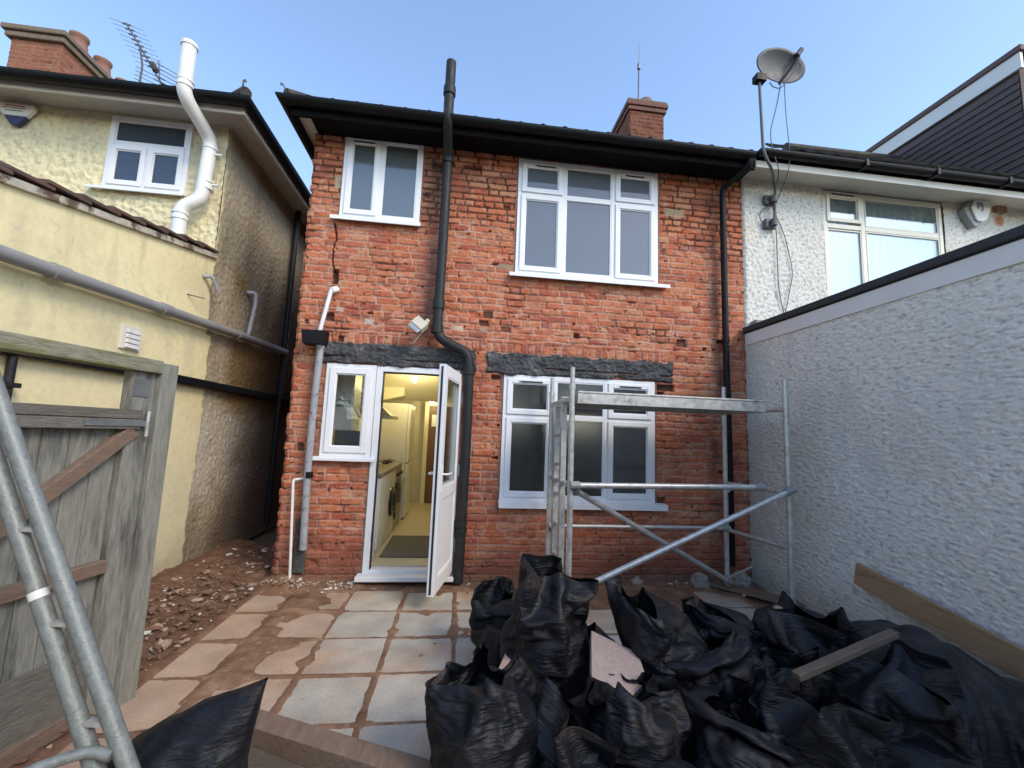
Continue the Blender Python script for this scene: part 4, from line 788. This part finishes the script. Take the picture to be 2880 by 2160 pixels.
m = MB(); wall_boxes(m, 3.34, 9.2, 0, 4.78, .09, .3, [(4.39, 6.13, 3.25, 4.77)]); m.build('wall_core', M['soffit'], wh)
window(wh, 4.40, 6.12, 3.26, 4.755, [(4.955, 3.32, 4.70)], [(4.455, 4.915, 4.36, 4.70, True), (5.0, 6.06, 4.33, 4.70, False), (4.455, 4.925, 3.32, 4.25, False), (5.0, 6.06, 3.32, 4.26, False)], mat_f='upvc_cream', transoms=[(4.455, 4.925, 4.295), (4.985, 6.06, 4.295)], vents=[(4.52, 4.83, 4.715)], glass='glass_curt', sash_w=.045, y=-.005)
def curtain():
    us = np.arange(4.35, 6.2, .012); vs = np.array([3.2, 3.6, 4.0, 4.4, 4.8]); U, V = np.meshgrid(us, vs, indexing='ij'); grid_mesh('curtain', np.stack([U, .13+.030*np.sin(U*62+2*np.sin(U*9))+.01*pn(U*9, V, 3), V], -1), M['curtain'], wh)
curtain()
MB().box(4.3, 6.3, .3, .32, 3.0, 4.8).build('room_back', M['interior'], wh)
gutter([(3.22, -.42, 4.86), (9.4, -.42, 4.86)], .060, wh)
for x in (4.55, 5.5, 6.5, 7.6): MB().box(x-.02, x+.02, -.49, -.35, 4.79, 4.875).build('gutter_bracket', M['black'], wh, .004)
MB().box(3.24, 9.4, -.36, -.352, 4.79, 4.90).build('gutter_board', M['black_wood'], wh); MB().box(3.24, 9.4, -.3515, -.335, 4.71, 4.84).build('fascia', M['soffit_w'], wh, .003); MB().box(3.24, 9.4, -.334, .1, 4.785, 4.80).build('soffit', M['soffit_w'], wh)
wr = tiled_plane('roof', (3.30, -.40, 4.93), (9.6, -.40, 4.93), (9.6, 1.62, 6.63), (5.35, 1.62, 6.60), wh, 'tile', .12, .24, .02, .02)
MB().tube([(5.30, 1.62, 6.60), (9.6, 1.64, 6.66)], .08, 10).build('ridge_tile', M['tile'], wr)
dm_ = tiled_plane('dormer_cheek', (7.5, 3.2, 5.05), (7.5, -.05, 5.05), (7.5, -.05, 6.80), (7.5, 3.2, 6.80), wh, 'tile_hung', .105, .17, .020)
MB().box(7.47, 7.515, -.10, 3.2, 6.86, 7.10).build('dormer_fascia', M['fascia_w'], wh, .003); MB().box(7.44, 11.5, -.13, 3.3, 7.103, 7.19).build('dormer_roof', mat('dormer edge', (.10,.06,.055), .7), wh, .01); MB().box(7.53, 11, -.04, 3.2, 4.9, 7.09).build('dormer_body', M['tile_hung'], wh)
MB().tube(bend([(7.25, -.12, 3.6), (7.22, -.12, 4.10), (7.34, -.12, 4.28), (7.62, -.25, 4.66), (7.8, -.3, 5.0)], .08), .075, 16).build('flue_pipe', M['grey_pipe2'], wh); MB().tube([(7.222, -.12, 4.12), (7.222, -.12, 4.16)], .086, 16).build('flue_collar', M['grey_pipe2'], wh)
MB().box(6.90, 7.06, -.06, -.012, 4.70, 4.84).build('timber_block', M['wood_plank'], wh, .004)
ab = thing('alarm_box', (6.5, -.1, 4.6), 'white hexagonal alarm box lettered PJ beside the curtained window', 'alarm box')
MB().prism([(6.345, 4.66), (6.43, 4.775), (6.66, 4.80), (6.72, 4.72), (6.64, 4.56), (6.53, 4.435), (6.47, 4.43), (6.37, 4.58)], -.10, -.012).build('alarm_case', M['grey_pipe2'], ab, .01)
MB().prism([(6.42, 4.68), (6.475, 4.775), (6.685, 4.80), (6.735, 4.72), (6.665, 4.56), (6.60, 4.50), (6.51, 4.49), (6.48, 4.52)], -.125, -.1005).build('alarm_cover', M['alarm_w'], ab, .012)
tx = bpy.data.curves.new('lettering', 'FONT'); tx.body = 'PJ'; tx.size = .125; tx.extrude = .002; tx.offset = .003; to = bpy.data.objects.new('t', tx); sc.collection.objects.link(to); me = bpy.data.meshes.new_from_object(to.evaluated_get(bpy.context.evaluated_depsgraph_get())); bpy.data.objects.remove(to)
lo = bpy.data.objects.new('lettering', me); me.materials.clear(); me.materials.append(M['ink_blue']); me.transform(Matrix.Translation((6.50, -.1285, 4.66)) @ Matrix.Rotation(R(90), 4, 'X')); link(lo, ab)
# satellite dish on a bent pole
sd2 = thing('satellite_dish', (3.62, -.15, 4.5), 'grey satellite dish on a tall bent pole above the gutter joint', 'satellite dish')
MB().tube(bend([(3.655, -.09, 4.12), (3.675, -.10, 4.62), (3.36, -.46, 4.61), (3.205, -.52, 4.76), (3.20, -.50, 5.66)], .12, 8), .016, 12).build('pole', M['cable'], sd2)
for z in (4.20, 4.50): MB().box(3.56, 3.70, -.075, -.01, z-.05, z+.06).tube([(3.645, -.10, z-.04), (3.645, -.10, z+.04)], .035, 12).build('wall_bracket', M['cable'], sd2, .006)
def dish():
    n, k = 40, 8; c = Vector((3.44, -.50, 5.86)); ax = Vector((.06, -.90, -.20)).normalized(); rt_ = ax.cross(Vector((0, 0, 1))).normalized(); up_ = rt_.cross(ax).normalized(); V = []; F = []
    a, b = .32, .185
    for s, off in ((0, 0), (1, .008)):
        V.append(c-ax*(off))
        for j in range(1, k+1):
            r = j/k
            for i in range(n):
                an = 2*math.pi*i/n; V.append(c+rt_*math.cos(an)*a*r+up_*math.sin(an)*b*r+ax*(.05*r*r)-ax*off)
    N1 = 1+n*k
    for s in (0, 1):
        o = s*N1
        for i in range(n): F.append((o, o+1+i, o+1+(i+1) % n))
        for j in range(k-1):
            for i in range(n): F.append((o+1+j*n+i, o+1+(j+1)*n+i, o+1+(j+1)*n+(i+1) % n, o+1+j*n+(i+1) % n))
    for i in range(n): F.append((1+(k-1)*n+i, 1+(k-1)*n+(i+1) % n, N1+1+(k-1)*n+(i+1) % n, N1+1+(k-1)*n+i))
    MB().add(V, F, 0, True).build('reflector', M['dish'], sd2)
    f = c+ax*.36+up_*.10+rt_*.02*0; base = c-up_*.20+ax*.05
    lx = c+Vector((.20, -.10, .13)); MB().tube(bend([base, base+(lx-base)*.5+Vector((.01, 0, -.01)), lx], .05), .013, 8).build('feed_arm', M['black'], sd2)
    MB().tube([lx-Vector((.035, -.01, .03)), lx+Vector((.02, 0, .045))], .028, 12).build('receiver_head', M['dish'], sd2, .004); MB().tube([c-ax*.02-rt_*.1*0, c-ax*.08+Vector((-.16, .0, -.10)), Vector((3.20, -.50, 5.66))], .02, 8).box(3.14, 3.26, -.55, -.46, 5.64, 5.72).build('mount', M['black'], sd2)
    m = MB()
    m.tube(bend([lx-Vector((0, 0, .03)), lx+Vector((-.03, .02, -.17)), base+Vector((.02, 0, -.06)), base+Vector((-.08, 0, -.05)), base+Vector((-.09, .03, .03))], .05), .006, 6)
    m.build('feed_cable', M['cable'], sd2); m = MB()
    m.tube(bend([base+Vector((.02, 0, .0)), Vector((3.46, -.44, 5.45)), Vector((3.36, -.44, 5.1)), Vector((3.38, -.44, 4.86)), Vector((3.50, -.40, 4.66)), Vector((3.66, -.06, 4.5)), Vector((3.72, -.04, 4.15)), Vector((3.725, -.035, 3.4)), Vector((3.79, -.035, 3.05))], .12), .006, 6)
    m.tube(bend([base+Vector((.07, 0, .02)), Vector((3.565, -.44, 5.45)), Vector((3.58, -.44, 5.15)), Vector((3.60, -.44, 4.9)), Vector((3.63, -.38, 4.68)), Vector((3.70, -.03, 4.4)), Vector((3.83, -.035, 4.10)), Vector((3.93, -.035, 3.62)), Vector((3.79, -.035, 3.05))], .12), .005, 6)
    m.tube(bend([Vector((3.66, -.06, 4.45)), Vector((3.50, -.05, 4.36)), Vector((3.50, -.05, 4.22)), Vector((3.64, -.06, 4.19))], .08), .006, 6); m.build('trailing_cable', M['cable'], sd2)
dish()
# flat roofed extension with coarse grey render
ex = thing('rendered_extension', (3.3, -2, 0), 'flat roofed extension with coarse blue-grey rendered wall along the right side', 'extension')
def ex_wall():
    st = .0085; us = np.arange(-5.2, -.005, st); vs = np.arange(-.06, 2.72, st); U, V = np.meshgrid(us, vs, indexing='ij')
    wx = U+.03*fbm(U*3, V*3, 2, 2); a = fbm(wx*15, V*44, 51, 3); b = fbm(wx*36, V*85, 57, 2); h = .008*np.abs(a)+.008*a+.004*b+.010*fbm(U*1.5, V*2, 5, 2)
    c = np.zeros(U.shape+(3,)); c[:] = (.70, .67, .605); c = mixc(c, (.60, .58, .53), sst(0, .5, fbm(U*1.1, V*.9, 53, 4))*.8); c = mixc(c, (.27, .275, .27), sst(.08, .55, -(a+.5*b))*.75); c = mixc(c, (.34, .31, .25), sst(.32, .0, V+.25*fbm(U*2.5, V*1.5, 77, 3))*.75); c = mixc(c, (.52, .46, .36), sst(.30, .55, fbm(U*1.4, V*.55, 79, 4))*.6); c = mixc(c, (.50, .50, .47), sst(.0, .5, fbm(U*2.4, V*.9, 87, 5))*.5); c = mixc(c, (.50, .49, .45), sst(-.5, 0, U)*.6)
    sp = pn(U*34, V*34, 91); c = mixc(c, (.15, .15, .15), sst(.72, .78, sp)*.5)
    e = sst(.05, 0, -U); jag = .02*pn(V*13, U*0, 4)*e
    grid_mesh('rendered_wall', np.stack([3.30-h-.012+0*e, U+jag-.012*e, V], -1), mat('coarse grey render', (.4,.4,.4), .85, .12, 50, .5, 100, attr=True, spec=.25, bdist=.006), ex, c)
ex_wall()
MB().box(3.34, 6.3, -5.4, -.015, -.05, 2.72).build('wall_core', M['soffit'], ex); MB().box(3.272, 3.296, -5.6, -.03, 2.665, 2.805).build('fascia', M['fascia_w'], ex, .003); MB().box(3.25, 6.4, -5.6, -.02, 2.815, 2.885).build('flat_roof', M['felt'], ex, .012); MB().box(3.262, 3.30, -5.6, -.03, 2.806, 2.814).build('drip_edge', M['black'], ex)
MB().box(3.36, 3.55, -.12, -.016, 2.89, 2.97).build('flashing', M['stone'], ex, .01)

# ================================================================== GARDEN BEHIND THE CAMERA (seen only in the glass)
fe = thing('garden_fence', (0, -13, 0), 'weathered timber fence across the far end of the garden', 'fence'); MB().box(-9, 9, -13.05, -13, 0, 1.85).build('boards', M['wood_grey'], fe)
for k in range(11): MB().box(-9+k*1.8-.05, -9+k*1.8+.05, -13.0, -12.9, 0, 1.95).build('fence_post', M['wood_grey'], fe)
def tree(x, y, h, r, seed, label):
    t = thing('garden_tree', (x, y, 0), label, 'tree', 'trees beyond the garden fence'); rnd = random.Random(seed); tr = MB(); tr.tube([(x, y, 0), (x+.1, y, h*.3), (x-.1, y+.1, h*.6)], .2, 10, rs=[.24, .17, .08])
    for k in range(8): a = rnd.uniform(0, 6.28); tr.tube([(x, y, h*.3+k*.2), (x+math.cos(a)*r*.5, y+math.sin(a)*r*.5, h*.5+k*.25), (x+math.cos(a)*r*.8, y+math.sin(a)*r*.8, h*.6+k*.3)], .05, 6, rs=[.07, .05, .02])
    tr.build('trunk', M['bark'], t); rs_ = np.random.RandomState(seed); n = 5200; cl = rs_.randn(46, 3)*[r*.42, r*.42, h*.16]+[x, y, h*.68]; c = cl[rs_.randint(0, 46, n)]+rs_.randn(n, 3)*r*.16; d = rs_.randn(n, 3, 3)*.085; V = (c[:, None, :]+d).reshape(-1, 3); F = np.arange(n*3).reshape(-1, 3)
    me = bpy.data.meshes.new('crown'); me.from_pydata(V.tolist(), [], F.tolist()); me.materials.append(M['leaf']); link(bpy.data.objects.new('crown', me), t)
for i, a in enumerate([(-6.5, -16, 6.0, 2.6, 1, 'broad dark tree beyond the left end of the garden fence'), (-1.5, -17.5, 5.0, 2.4, 2, 'lower round tree beyond the middle of the garden fence'), (3.6, -16.5, 6.6, 2.7, 3, 'tallest tree beyond the garden fence'), (8.5, -15.5, 5.2, 2.4, 4, 'small tree beyond the right end of the garden fence')]): tree(*a)

# ================================================================== SCAFFOLD TOWER
tw = thing('scaffold_tower', (1.9, -.65, 0), 'aluminium access tower with narrow platform standing before the ground floor window', 'scaffold tower')
FL, FR, RL, RR = (.95, -1.0), (2.95, -1.02), (.93, -.26), (2.84, -.26); TT = 2.13; rr = .0255
for (x, y) in (FL, FR, RL, RR):
    p = MB().tube([(x, y, .02), (x, y, TT-.16)], rr, 14).build('upright', M['alu'], tw); MB().tube([(x, y, TT-.19), (x, y, TT-.15)], .030, 14).build('collar', M['alu'], p); MB().tube([(x, y, TT-.16), (x, y, TT)], .021, 14).build('spigot', M['alu'], p); MB().tube([(x, y, .0), (x, y, .03)], .05, 12).build('foot', M['black'], p)
def rung(a, b, z, r=.017, nm='rung'): MB().tube([(a[0], a[1], z), (b[0], b[1], z)], r, 12).build(nm, M['alu'], tw)
# left end frame is a ladder frame with two inner stiles
A = Vector((*FL, 0)); B = Vector((*RL, 0))
for t in (.36, .68): q = A.lerp(B, t); MB().box(q.x-.024, q.x+.024, q.y-.034, q.y+.034, .14, TT-.28).build('ladder_stile', M['alu'], tw)
for k in range(7):
    z = .17+k*.275; q1 = A.lerp(B, .36); q2 = A.lerp(B, .68); rung((q1.x, q1.y), (q2.x, q2.y), z)
for z in (.25, 1.12, TT-.28): rung(FL, RL, z, .022, 'end_rail')
for z in (.62, 1.10, TT-.28): rung(FR, RR, z, .020, 'end_rail')
def brace(a, b, nm='brace', r=.0245):
    a = Vector(a); b = Vector(b); o = MB().tube([a, b], r, 14).build(nm, M['alu'], tw)
    for p, d in ((a, (b-a).normalized()), (b, (a-b).normalized())): MB().tube([p-d*.03, p+d*.05], r+.010, 12).build('hook', M['grey_pipe2'], o, .004)
brace((FL[0]+.02, FL[1]-.04, 1.125), (FR[0]-.30, FR[1]-.04, 1.15), 'guard_rail'); brace((FL[0]+.02, FL[1]-.05, .27), (FR[0]-.02, FR[1]-.05, 1.13)); brace((FL[0]+.04, FL[1]+.04, 1.08), (FR[0]-.16, RR[1]-.1, .13))
brace((RL[0]+.02, RL[1]-.04, .64), (RR[0]-.02, RR[1]-.04, .64), 'guard_rail', .020)
MB().tube([(RR[0], RR[1]-.02, 1.0), (RR[0]+.10, RR[1]-.12, 1.12)], .010, 8).build('gusset', M['alu'], tw); MB().tube([(FR[0], FR[1], .78), (FR[0]-.03, FR[1]+.22, 1.09)], .010, 8).build('gusset', M['alu'], tw); MB().tube([(RR[0], RR[1], .12), (RR[0]+.14, RR[1]-.20, .30)], .012, 8).build('gusset', M['alu'], tw)
# platform frame
pz = TT-.27; pf = MB(); x0, x1, y0, y1 = .99, 2.74, -1.02, -.44
pf.box(x0, x1, y0-.02, y0+.008, pz-.045, pz+.045).box(x0, x1, y1, y1+.028, pz-.045, pz+.045).box(x0, x0+.03, y0+.0085, y1-.0005, pz-.04, pz+.035).box(x1-.03, x1, y0+.0085, y1-.0005, pz-.04, pz+.035); pf = pf.build('platform_frame', M['alu'], tw, .003)
MB().box(x0+.001, x1+.02, y0-.026, y0+.02, pz+.047, pz+.062).box(x0+.001, x1+.02, y1-.01, y1+.035, pz+.047, pz+.062).build('platform_lip', M['alu'], pf, .002); MB().box(x0+.03, x1-.03, y0+.022, y1-.012, pz+.032, pz+.046).build('deck', M['wood_dark'], pf)
# ================================================================== LEANING SCAFFOLD FRAME, close on the left
lf = thing('scaffold_ladder', (-.9, -3.05, 0), 'close up galvanised ladder frame leaning across the lower left corner', 'scaffold ladder')
a1 = Vector((-1.471, -2.978, 1.441)); b1 = Vector((-.966, -3.049, .517)); a2 = Vector((-1.500, -2.971, 1.327)); b2 = Vector((-1.067, -3.037, .513)); d1 = (b1-a1).normalized(); d2 = (b2-a2).normalized()
MB().tube([a1-d1*1.0, b1+d1*.56], .0245, 18).build('upright', M['galv'], lf); MB().tube([a2-d2*1.1, b2+d2*.56], .0245, 18).build('upright', M['galv'], lf)
for s in (.10, .42, .74): MB().beam(b1-d1*s, b2-d2*s, .03, .012).build('weld_plate', M['alu'], lf)
MB().tube(bend([b1+Vector((-.02, -.02, .01)), b2+Vector((.02, -.03, .03)), b2+Vector((-.08, -.07, .02)), b2+Vector((-.24, -.16, -.03))], .05), .016, 12).build('bent_arm', M['galv'], lf)
MB().tube([b2-d2*.50, b2-d2*.525], .0252, 18).build('tape', M['upvc_dirty'], lf)
# ================================================================== TIMBER GATE on the left
gt = thing('timber_gate', (-1.77, -1.85, 0), 'weathered ledged and braced timber gate in its frame in front of the yellow wall', 'gate')
G0 = Vector((-1.77, -1.85, 0)); GD = Vector((.222, .975, 0)).normalized(); GN = Vector((GD.y, -GD.x, 0))     # GN points towards the camera side
def gbox(m, s0, s1, n0, n1, z0, z1, sk=0):
    V = [G0+GD*s+GN*n+Vector((0, 0, z)) for s, n, z in ((s0,n0,z0),(s1,n0,z0+sk),(s1,n1,z0+sk),(s0,n1,z0),(s0,n0,z1),(s1,n0,z1+sk),(s1,n1,z1+sk),(s0,n1,z1))]
    return m.add(V, [(0,3,2,1),(4,5,6,7),(0,1,5,4),(1,2,6,5),(2,3,7,6),(3,0,4,7)])
gbox(MB(), -.055, .05, -.05, .05, -.02, 1.865).build('post', M['wood_grey'], gt, .006); gbox(MB(), -.19, -.056, -.045, .015, 0, 1.80).build('post_lining', M['wood_grey'], gt, .004)
gbox(MB(), -2.6, -.057, -.05, .055, 1.80, 1.875).build('head_beam', M['wood_moss'], gt, .006)
gbox(MB(), -2.7, -2.6, -.05, .05, -.02, 1.865).build('post', M['wood_grey'], gt, .006)
leaf = bpy.data.objects.new('leaf', None); link(leaf, gt)
bd = MB(); rnd = random.Random(4)
for k in range(14): s0 = -.20-k*.115; gbox(bd, s0-.111, s0, -.035-rnd.uniform(0, .006), -.018, .03, 1.57).build
bd.build('boards', M['wood_grey'], leaf, .002)
for a in ((-1.8, -.125, 1.535, 1.585), (-1.8, -.125, 1.478, 1.532)): gbox(MB(), a[0], a[1], -.017, .035, a[2], a[3]).build('top_rail', M['wood_greyh'], leaf, .004)
gbox(MB(), -1.8, -.20, -.017, .030, .735, .80).build('middle_rail', M['wood_warm'], leaf, .004); gbox(MB(), -1.8, -.21, -.017, .03, .02, .10).build('bottom_rail', M['wood_warm'], leaf, .004)
def gbeam(s0, z0, s1, z1, w_, n, name, m_): a = G0+GD*s0+GN*n+Vector((0,0,z0)); b = G0+GD*s1+GN*n+Vector((0,0,z1)); MB().beam(a, b, .045, w_, (0,0,1)).build(name, M[m_], leaf, .004)
gbeam(-.15, 1.47, -.90, .86, .07, .008, 'brace', 'wood_warm')
gbox(MB(), -.42, -.10, .036, .042, 1.495, 1.525).build('strap_hinge', M['grey_metal'], leaf); MB().tube([G0+GD*-.10+GN*.045+Vector((0,0,1.44)), G0+GD*-.10+GN*.045+Vector((0,0,1.58))], .010, 10).build('hinge_pin', M['alu'], leaf)
gbox(MB(), -.185, -.09, .0155, .020, 1.66, 1.76).build('bracket_plate', M['grey_metal'], gt)
gbox(MB(), -1.6, -.20, -.012, .0, .10, .38, -.0).build('kick_board', M['wood_greyh'], leaf, .003)
# ================================================================== LOOSE TIMBER AND SLABS
def plank(name, a, b, wd, th, m_, label, cat, up=(0,0,1), bv=.004): o = MB().beam(a, b, wd, th, up).build(name, M[m_], None, bv); tag(o, label, cat); return o
plank('timber_beam', (-1.02, -2.18, .07), (.35, -2.80, .07), .115, .10, 'wood_warm', 'thick sawn timber lying across the flags at the bottom edge', 'timber')
plank('wide_board', (-.95, -2.42, .03), (-.25, -2.78, .03), .26, .03, 'wood_dark', 'wide dark wet board lying below the thick timber', 'board')
plank('long_plank', (3.20, -1.40, .535), (3.16, -4.6, -.02), .035, .17, 'wood_plank', 'long brown plank propped along the grey rendered wall', 'plank')
plank('broken_batten', (1.55, -2.72, .50), (2.15, -2.64, .64), .045, .03, 'wood_dark', 'rough batten lying on top of the black bags', 'batten')
plank('wood_offcut', (2.04, -2.0, .22), (2.02, -2.03, .53), .055, .035, 'wood_plank', 'short pale timber offcut poking up between the back bags', 'offcut', (0, 1, 0))
plank('edging_board', (2.75, -.15, .04), (3.28, -.75, .04), .16, .03, 'wood_warm', 'flat board on the ground in the corner behind the tower', 'board')
def slab(label, pts, th):
    P = [Vector(p) for p in pts]; n = (P[1]-P[0]).cross(P[2]-P[0]).normalized(); n = n if n.z > 0 else -n; V = [tuple(p) for p in P]+[tuple(p-n*th) for p in P]; k = len(P)
    o = MB().add(V, [tuple(range(k)), tuple(reversed(range(k, 2*k)))]+[(i, k+i, k+(i+1) % k, (i+1) % k) for i in range(k)]).build('broken_slab', mat('slab piece', (.42,.31,.26), .9, .18, 50, .7, 160), None, .004); tag(o, label, 'paving slab', 'broken slabs among the bags')
slab('pinkish broken slab lying tilted in the middle of the bags', [(.80, -2.10, .44), (1.02, -2.24, .38), (.99, -2.42, .34), (.86, -2.52, .32), (.69, -2.46, .37)], .05)
slab('smaller brown broken slab wedged behind the front left bag', [(.34, -1.98, .30), (.45, -2.05, .28), (.45, -2.26, .26), (.25, -2.22, .28)], .05)
lump_ = lambda x, y, s, seed, label: tag(MB().add(*(lambda ic: ([Vector(v)*s*(1+.35*mnoise.noise(Vector(v)*2+Vector((seed, 0, 0))))*Vector((1, .7, .6)).length/1.3+Vector((x, y, s*.4)) for v in ic[0]], ic[1]))(ICO)).build('mortar_lump', M['stone'], None), label, 'rubble lump', 'mortar lumps at the wall foot')
_b = bmesh.new(); bmesh.ops.create_icosphere(_b, subdivisions=3, radius=1); ICO = ([tuple(v.co) for v in _b.verts], [[v.index for v in f.verts] for f in _b.faces]); _b.free()
lump_(1.93, -.10, .06, 1, 'grey mortar lump against the brick under the window sill'); lump_(2.62, -.13, .09, 2, 'larger mortar lump beside the rear tower leg'); lump_(3.10, -.10, .10, 3, 'pale mortar lump in the corner by the grey wall')

# ================================================================== BLACK RUBBLE BAGS
GRP = 'black rubble bags piled on the paving'
def bag(mi, x, y, rz, s, label, z=0, lean=(0, 0), sz=1.0):
    o = bpy.data.objects.new('rubble_bag', BAGS[mi] if not isinstance(mi, str) else SHEET); sc.collection.objects.link(o); o.location = (x, y, z); o.rotation_euler = (R(lean[0]), R(lean[1]), R(rz)); o.scale = (s, s, s*sz)
    sb = o.modifiers.new('sub', 'SUBSURF'); sb.levels = sb.render_levels = 1; tag(o, label, 'rubble bag', GRP); return o
bag(0, .57, -1.98, 20, 1.08, 'big gathered bag standing at the left of the pile beside the tower leg', sz=.93)
bag(1, .36, -1.66, 100, .80, 'narrow bag with an upright flap behind the big gathered bag', sz=.9)
bag(3, .17, -2.62, 200, 1.0, 'wide mouthed bag at the front left corner of the pile')
bag(2, .50, -2.62, 60, .82, 'crumpled dusty bag next to the wide mouthed front bag', sz=.8, lean=(16, -10))
bag(3, .82, -2.64, 150, .92, 'open bag with smooth flaps in the middle of the front row', lean=(8, 0), sz=.9)
bag(1, 1.27, -2.12, 165, .98, 'hooded bag with a tall pointed tail in the middle of the pile', sz=1.0)
bag(1, .98, -1.78, 150, .62, 'low dark bag with a folded tip behind the tilted slab', sz=.75)
bag(4, 1.55, -2.27, 110, 1.05, 'dusty bag with tight sideways wrinkles right of the hooded bag', sz=.9, lean=(-14, 8))
bag(1, 1.88, -1.85, 190, 1.0, 'back row bag with its mouth pointing left', sz=.72)
bag(4, 2.30, -1.78, 250, 1.05, 'back row bag nearest the front tower leg', sz=.80, lean=(0, 16))
bag(2, 2.10, -2.22, 10, 1.10, 'smooth topped bag under the batten', sz=.78)
bag(4, 1.18, -2.80, 80, .92, 'wrinkled bag in the front row with its crumpled neck turned away', sz=.8, lean=(20, 12))
bag(2, 1.58, -2.80, 150, .95, 'brown dusted bag in the front row below the batten', sz=.75)
bag(3, .62, -2.92, 20, .9, 'lowest bag at the bottom edge of the pile', sz=.62)
bag(1, .92, -2.88, 260, .72, 'small pinched bag between two front row bags', sz=.7)
bag(0, 2.02, -2.75, 300, 1.05, 'large bag at the lower right in front of the sheet', sz=.74)
def flap_bag():
    n, m_ = 60, 64; P = np.zeros((n+1, m_, 3)); hs = [0, .03, .2, .33, .44, .53, .60, .625]; xl = [-1.16, -1.25, -1.24, -1.17, -1.07, -.91, -.72, -.65]; xr = [-.74, -.66, -.67, -.685, -.67, -.655, -.645, -.64]; ty = [.10, .20, .20, .15, .10, .05, .02, .006]
    A = np.linspace(0, 1, n+1)*.625; an = np.linspace(0, 2*np.pi, m_, endpoint=False); XL_, XR_, TH = np.interp(A, hs, xl), np.interp(A, hs, xr), np.interp(A, hs, ty)
    ca, sa = np.cos(an), np.sin(an); P[..., 0] = ((XL_+XR_)/2)[:, None]+((XR_-XL_)/2)[:, None]*(np.abs(ca)**.8*np.sign(ca))[None, :]
    P[..., 1] = -2.86+TH[:, None]*(np.abs(sa)**.9*np.sign(sa))[None, :]-.06*(1-A/.625)[:, None]; P[..., 2] = A[:, None]
    K, Zz = P[..., 0], P[..., 2]; nz = .11*np.abs(fbm(K*3.4+Zz*1.8, Zz*4-K*2.4, 5, 3))+.022*np.abs(fbm(K*9+Zz*7, Zz*8-K*5, 8, 3)); fade = np.clip((.64-Zz)/.25, .12, 1)
    P[..., 1] -= nz*np.sign(-sa)[None, :]*fade*np.minimum(1, np.abs(sa)*3)[None, :]; P[..., 2] += .012*fbm(K*6, Zz*6, 12, 2)*(Zz > .1); P[..., 0] += .012*fbm(Zz*8, K*2, 13, 2)
    P = np.concatenate([P, P[:, :1]], 1); P[..., 2] = np.maximum(P[..., 2], .005)
    o = grid_mesh('rubble_bag', P, M['bag']); sb = o.modifiers.new('sub', 'SUBSURF'); sb.levels = sb.render_levels = 1; tag(o, 'lone blue-black bag with a pointed corner at the bottom left', 'rubble bag', GRP)
bag(2, 1.83, -2.50, 200, .80, 'small slumped bag beneath the batten end', sz=.75, z=.05, lean=(15, 10))
bag(4, 2.42, -2.10, 30, .80, 'small crumpled bag against the edge of the plastic sheet', sz=.85, z=.05, lean=(-22, 14))
bag(1, 1.25, -2.46, 300, .78, 'small dusty bag sunk between the hooded bag and the front row', sz=.75, lean=(10, 0))
flap_bag()
o = bpy.data.objects.new('plastic_sheet', SHEET); sc.collection.objects.link(o); o.location = (2.52, -2.45, .03); o.rotation_euler = (0, R(5), R(35)); o.scale = (1.0, 1.0, 1.0); tag(o, 'smooth dark plastic sheet draped over the right end of the pile', 'plastic sheet')
sb = o.modifiers.new('sub', 'SUBSURF'); sb.levels = sb.render_levels = 1
